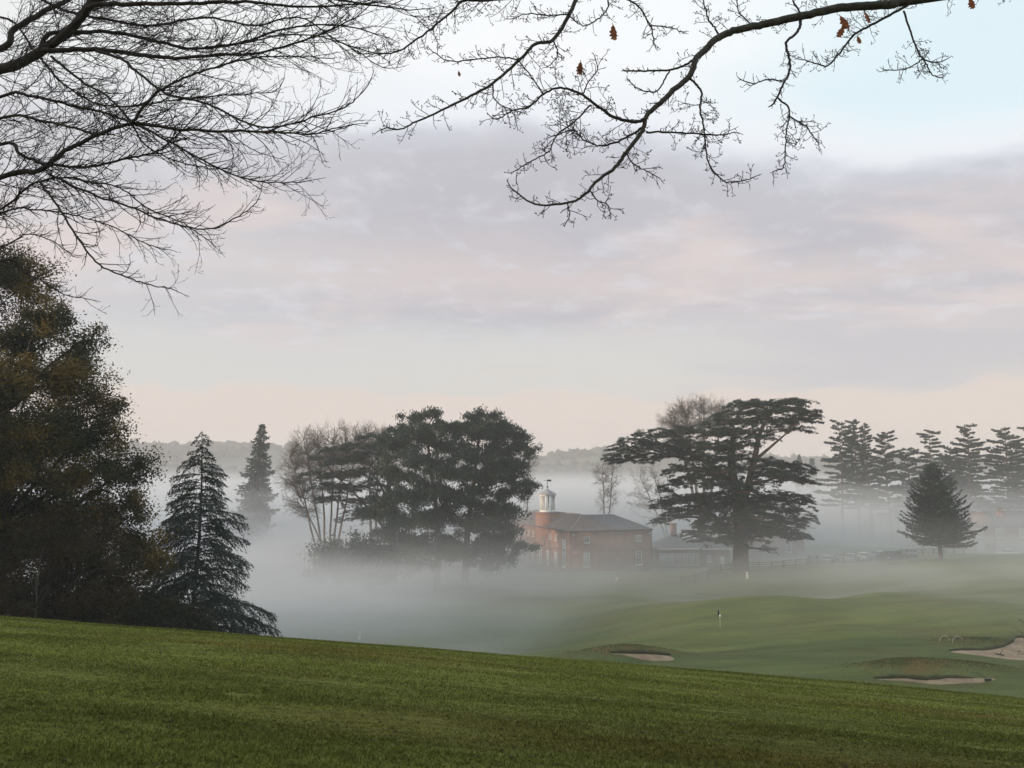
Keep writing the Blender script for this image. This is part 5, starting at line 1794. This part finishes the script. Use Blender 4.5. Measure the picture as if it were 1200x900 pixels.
# ------------------------------------------------------------------ sky, sun
SUN_EL, SUN_DIR = math.radians(11), np.array([-0.985, -0.17])
w = bpy.data.worlds.new('World')
scene.world = w
w.use_nodes = True
nt = w.node_tree
N, L = nt.nodes.new, nt.links.new
bg0 = nt.nodes['Background']
sky = N('ShaderNodeTexSky')
sky.sky_type = 'NISHITA'
sky.sun_disc = False
sky.sun_elevation = SUN_EL
sky.sun_rotation = math.atan2(SUN_DIR[0], SUN_DIR[1])
L(sky.outputs[0], bg0.inputs['Color'])
bg0.inputs['Strength'].default_value = 0.15
tc = N('ShaderNodeTexCoord')
sep = N('ShaderNodeSeparateXYZ')
L(tc.outputs['Generated'], sep.inputs[0])


def math_(op, a, b=None, c=None):
    n = N('ShaderNodeMath')
    n.operation = op
    for i_, v in enumerate((a, b, c)):
        if v is None:
            continue
        if isinstance(v, (int, float)):
            n.inputs[i_].default_value = v
        else:
            L(v, n.inputs[i_])
    return n.outputs[0]


def mrange(v, a, b, c=0.0, d=1.0, sm=True):
    n = N('ShaderNodeMapRange')
    if sm:
        n.interpolation_type = 'SMOOTHSTEP'
    n.inputs['From Min'].default_value = a
    n.inputs['From Max'].default_value = b
    n.inputs['To Min'].default_value = c
    n.inputs['To Max'].default_value = d
    L(v, n.inputs['Value'])
    return n.outputs[0]


def mixc(f, a, b):
    n = N('ShaderNodeMix')
    n.data_type = 'RGBA'
    if isinstance(f, float):
        n.inputs['Factor'].default_value = f
    else:
        L(f, n.inputs['Factor'])
    for s_, v in (('A', a), ('B', b)):
        if isinstance(v, tuple):
            n.inputs[s_].default_value = v
        else:
            L(v, n.inputs[s_])
    return n.outputs['Result']


# cloud deck coordinates
den = math_('ADD', math_('MAXIMUM', sep.outputs['Z'], 0.0), 0.16)
cx_ = math_('DIVIDE', sep.outputs['X'], den)
cy_ = math_('DIVIDE', sep.outputs['Y'], den)
cmb = N('ShaderNodeCombineXYZ')
L(cx_, cmb.inputs['X'])
L(cy_, cmb.inputs['Y'])


def cnoise(sx, sy, scale, det, off, dist=0.0, rough=0.5):
    mp = N('ShaderNodeMapping')
    mp.inputs['Scale'].default_value = (sx, sy, 1)
    mp.inputs['Location'].default_value = (off, off * 0.7, off * 1.3)
    L(cmb.outputs[0], mp.inputs['Vector'])
    nz = N('ShaderNodeTexNoise')
    nz.inputs['Scale'].default_value = scale
    nz.inputs['Detail'].default_value = det
    nz.inputs['Roughness'].default_value = rough
    nz.inputs['Distortion'].default_value = dist
    L(mp.outputs[0], nz.inputs['Vector'])
    return nz.outputs['Fac']


n1 = cnoise(0.7, 1.0, 1.1, 5, 3.0, 0.3)
n2 = cnoise(0.55, 1.1, 2.0, 4, 8.0, 0.4, 0.5)
n3 = cnoise(1.0, 1.0, 6.0, 6, 5.0, 0.2, 0.6)
zz = math_('ADD', sep.outputs['Z'], math_('MULTIPLY', math_('SUBTRACT', n1, 0.5), 0.10))
zz = math_('ADD', zz, math_('MULTIPLY', math_('SUBTRACT', n2, 0.5), 0.06))
zz = math_('ADD', zz, math_('MULTIPLY', math_('SUBTRACT', n3, 0.5), 0.035))
tilt = math_('ADD', math_('MULTIPLY', math_('MAXIMUM', sep.outputs['X'], 0.0), 0.19), math_('MULTIPLY', math_('MINIMUM', sep.outputs['X'], 0.0), -0.08))
zz = math_('ADD', zz, math_('MULTIPLY', math_('ADD', tilt, -0.05), mrange(sep.outputs['Z'], 0.22, 0.36)))
cr = N('ShaderNodeValToRGB')
stops = [(0.0, (208, 193, 187)), (0.06, (214, 199, 191)), (0.098, (212, 204, 199)), (0.13, (211, 210, 207)), (0.17, (209, 208, 208)), (0.205, (190, 189, 197)), (0.245, (210, 200, 201)), (0.285, (190, 188, 196)), (0.345, (193, 192, 200)), (0.372, (203, 205, 215)), (0.395, (236, 240, 246)), (0.47, (248, 250, 252)), (0.55, (243, 249, 252)), (0.75, (214, 220, 228)), (1.0, (205, 212, 224))]
el = cr.color_ramp.elements
for i_, (p_, c_) in enumerate(stops):
    e = el[i_] if i_ < 2 else el.new(p_)
    e.position = p_
    e.color = lin(*c_)
L(zz, cr.inputs['Fac'])
col = cr.outputs['Color']
# the left half of the sky is an even pale grey rather than banded
lf = math_('MULTIPLY', mrange(sep.outputs['X'], -0.05, -0.55), mrange(sep.outputs['Z'], 0.13, 0.24))
col = mixc(math_('MULTIPLY', lf, 0.6), col, lin(216, 215, 217))
lf2 = math_('MULTIPLY', mrange(sep.outputs['X'], -0.1, -0.45), mrange(sep.outputs['Z'], 0.36, 0.5))
col = mixc(math_('MULTIPLY', lf2, 0.8), col, lin(241, 243, 243))
# to the right the deck comes down to the low cloud bank; to the left a clear pale gap is left
rg_ = math_('MULTIPLY', mrange(math_('ADD', sep.outputs['X'], math_('MULTIPLY', math_('SUBTRACT', n2, 0.5), 0.6)), 0.1, 0.45), math_('MULTIPLY', mrange(zz, 0.08, 0.13), mrange(zz, 0.26, 0.2)))
col = mixc(math_('MULTIPLY', rg_, 0.85), col, lin(196, 193, 200))
# low peach cloud bank with a puffy upper edge
mpe = N('ShaderNodeMapping')
mpe.inputs['Scale'].default_value = (7, 7, 14)
L(tc.outputs['Generated'], mpe.inputs['Vector'])
ne = N('ShaderNodeTexNoise')
ne.inputs['Scale'].default_value = 1.0
ne.inputs['Detail'].default_value = 6
ne.inputs['Roughness'].default_value = 0.55
L(mpe.outputs[0], ne.inputs['Vector'])
ze = math_('ADD', sep.outputs['Z'], math_('MULTIPLY', math_('SUBTRACT', ne.outputs['Fac'], 0.5), 0.085))
bank = math_('MULTIPLY', mrange(ze, 0.114, 0.098), mrange(ze, 0.02, 0.10, 0.25, 1.0))
col = mixc(math_('MULTIPLY', bank, 0.85), col, lin(224, 208, 199))
# soft lighter and pinker streaks inside the deck
deck = math_('MULTIPLY', mrange(zz, 0.15, 0.2), mrange(zz, 0.42, 0.36))
col = mixc(math_('MULTIPLY', math_('MULTIPLY', mrange(n2, 0.48, 0.66), deck), 0.75), col, lin(224, 210, 208))
col = mixc(math_('MULTIPLY', math_('MULTIPLY', mrange(n3, 0.48, 0.68), deck), 0.42), col, lin(222, 223, 230))
bg1 = N('ShaderNodeBackground')
L(col, bg1.inputs['Color'])
bg1.inputs['Strength'].default_value = 1.0
# thin cloud lets the clear sky through towards the upper right
clear = math_('MULTIPLY', mrange(zz, 0.39, 0.46), mrange(math_('ADD', sep.outputs['X'], math_('MULTIPLY', math_('SUBTRACT', n2, 0.5), 0.5)), 0.10, 0.45))
bgc = N('ShaderNodeBackground')
bgc.inputs['Color'].default_value = lin(226, 248, 255)
ms0 = N('ShaderNodeMixShader')
L(math_('MULTIPLY', clear, 0.82), ms0.inputs[0])
L(bg1.outputs[0], ms0.inputs[1])
L(bgc.outputs[0], ms0.inputs[2])
ms = N('ShaderNodeMixShader')
ms.inputs[0].default_value = 0.97
L(math_('SUBTRACT', 0.97, math_('MULTIPLY', clear, 0.10)), ms.inputs[0])
L(bg0.outputs[0], ms.inputs[1])
L(ms0.outputs[0], ms.inputs[2])
L(ms.outputs[0], nt.nodes['World Output'].inputs['Surface'])

sun = bpy.data.lights.new('sun', 'SUN')
sun.energy = 5.0
sun.angle = math.radians(0.6)
sun.color = (1.0, 0.78, 0.56)
so = bpy.data.objects.new('sun', sun)
COL.objects.link(so)
sd = Vector((SUN_DIR[0] * math.cos(SUN_EL), SUN_DIR[1] * math.cos(SUN_EL), math.sin(SUN_EL))).normalized()
so.rotation_euler = sd.to_track_quat('Z', 'Y').to_euler()
so.location = (-60, -10, 40)

# ------------------------------------------------------------------ camera and render
cam = bpy.data.cameras.new('camera')
cam.sensor_width = 36
cam.lens = 36 * FPX / 1200
cam.clip_start = 0.1
cam.clip_end = 8000
co = bpy.data.objects.new('camera', cam)
COL.objects.link(co)
co.rotation_euler = (math.radians(90) + TH, 0, 0)
scene.camera = co
vs = scene.view_settings
vs.view_transform = 'Standard'
vs.look = 'None'
vs.gamma = 1
vs.use_curve_mapping = False
vs.exposure = 0.10
cy = scene.cycles
cy.max_bounces = 6
cy.diffuse_bounces = 2
cy.glossy_bounces = 2
cy.transmission_bounces = 2
cy.volume_bounces = 3
cy.transparent_max_bounces = 16
cy.use_denoising = True
cy.use_adaptive_sampling = True
cy.adaptive_threshold = 0.02
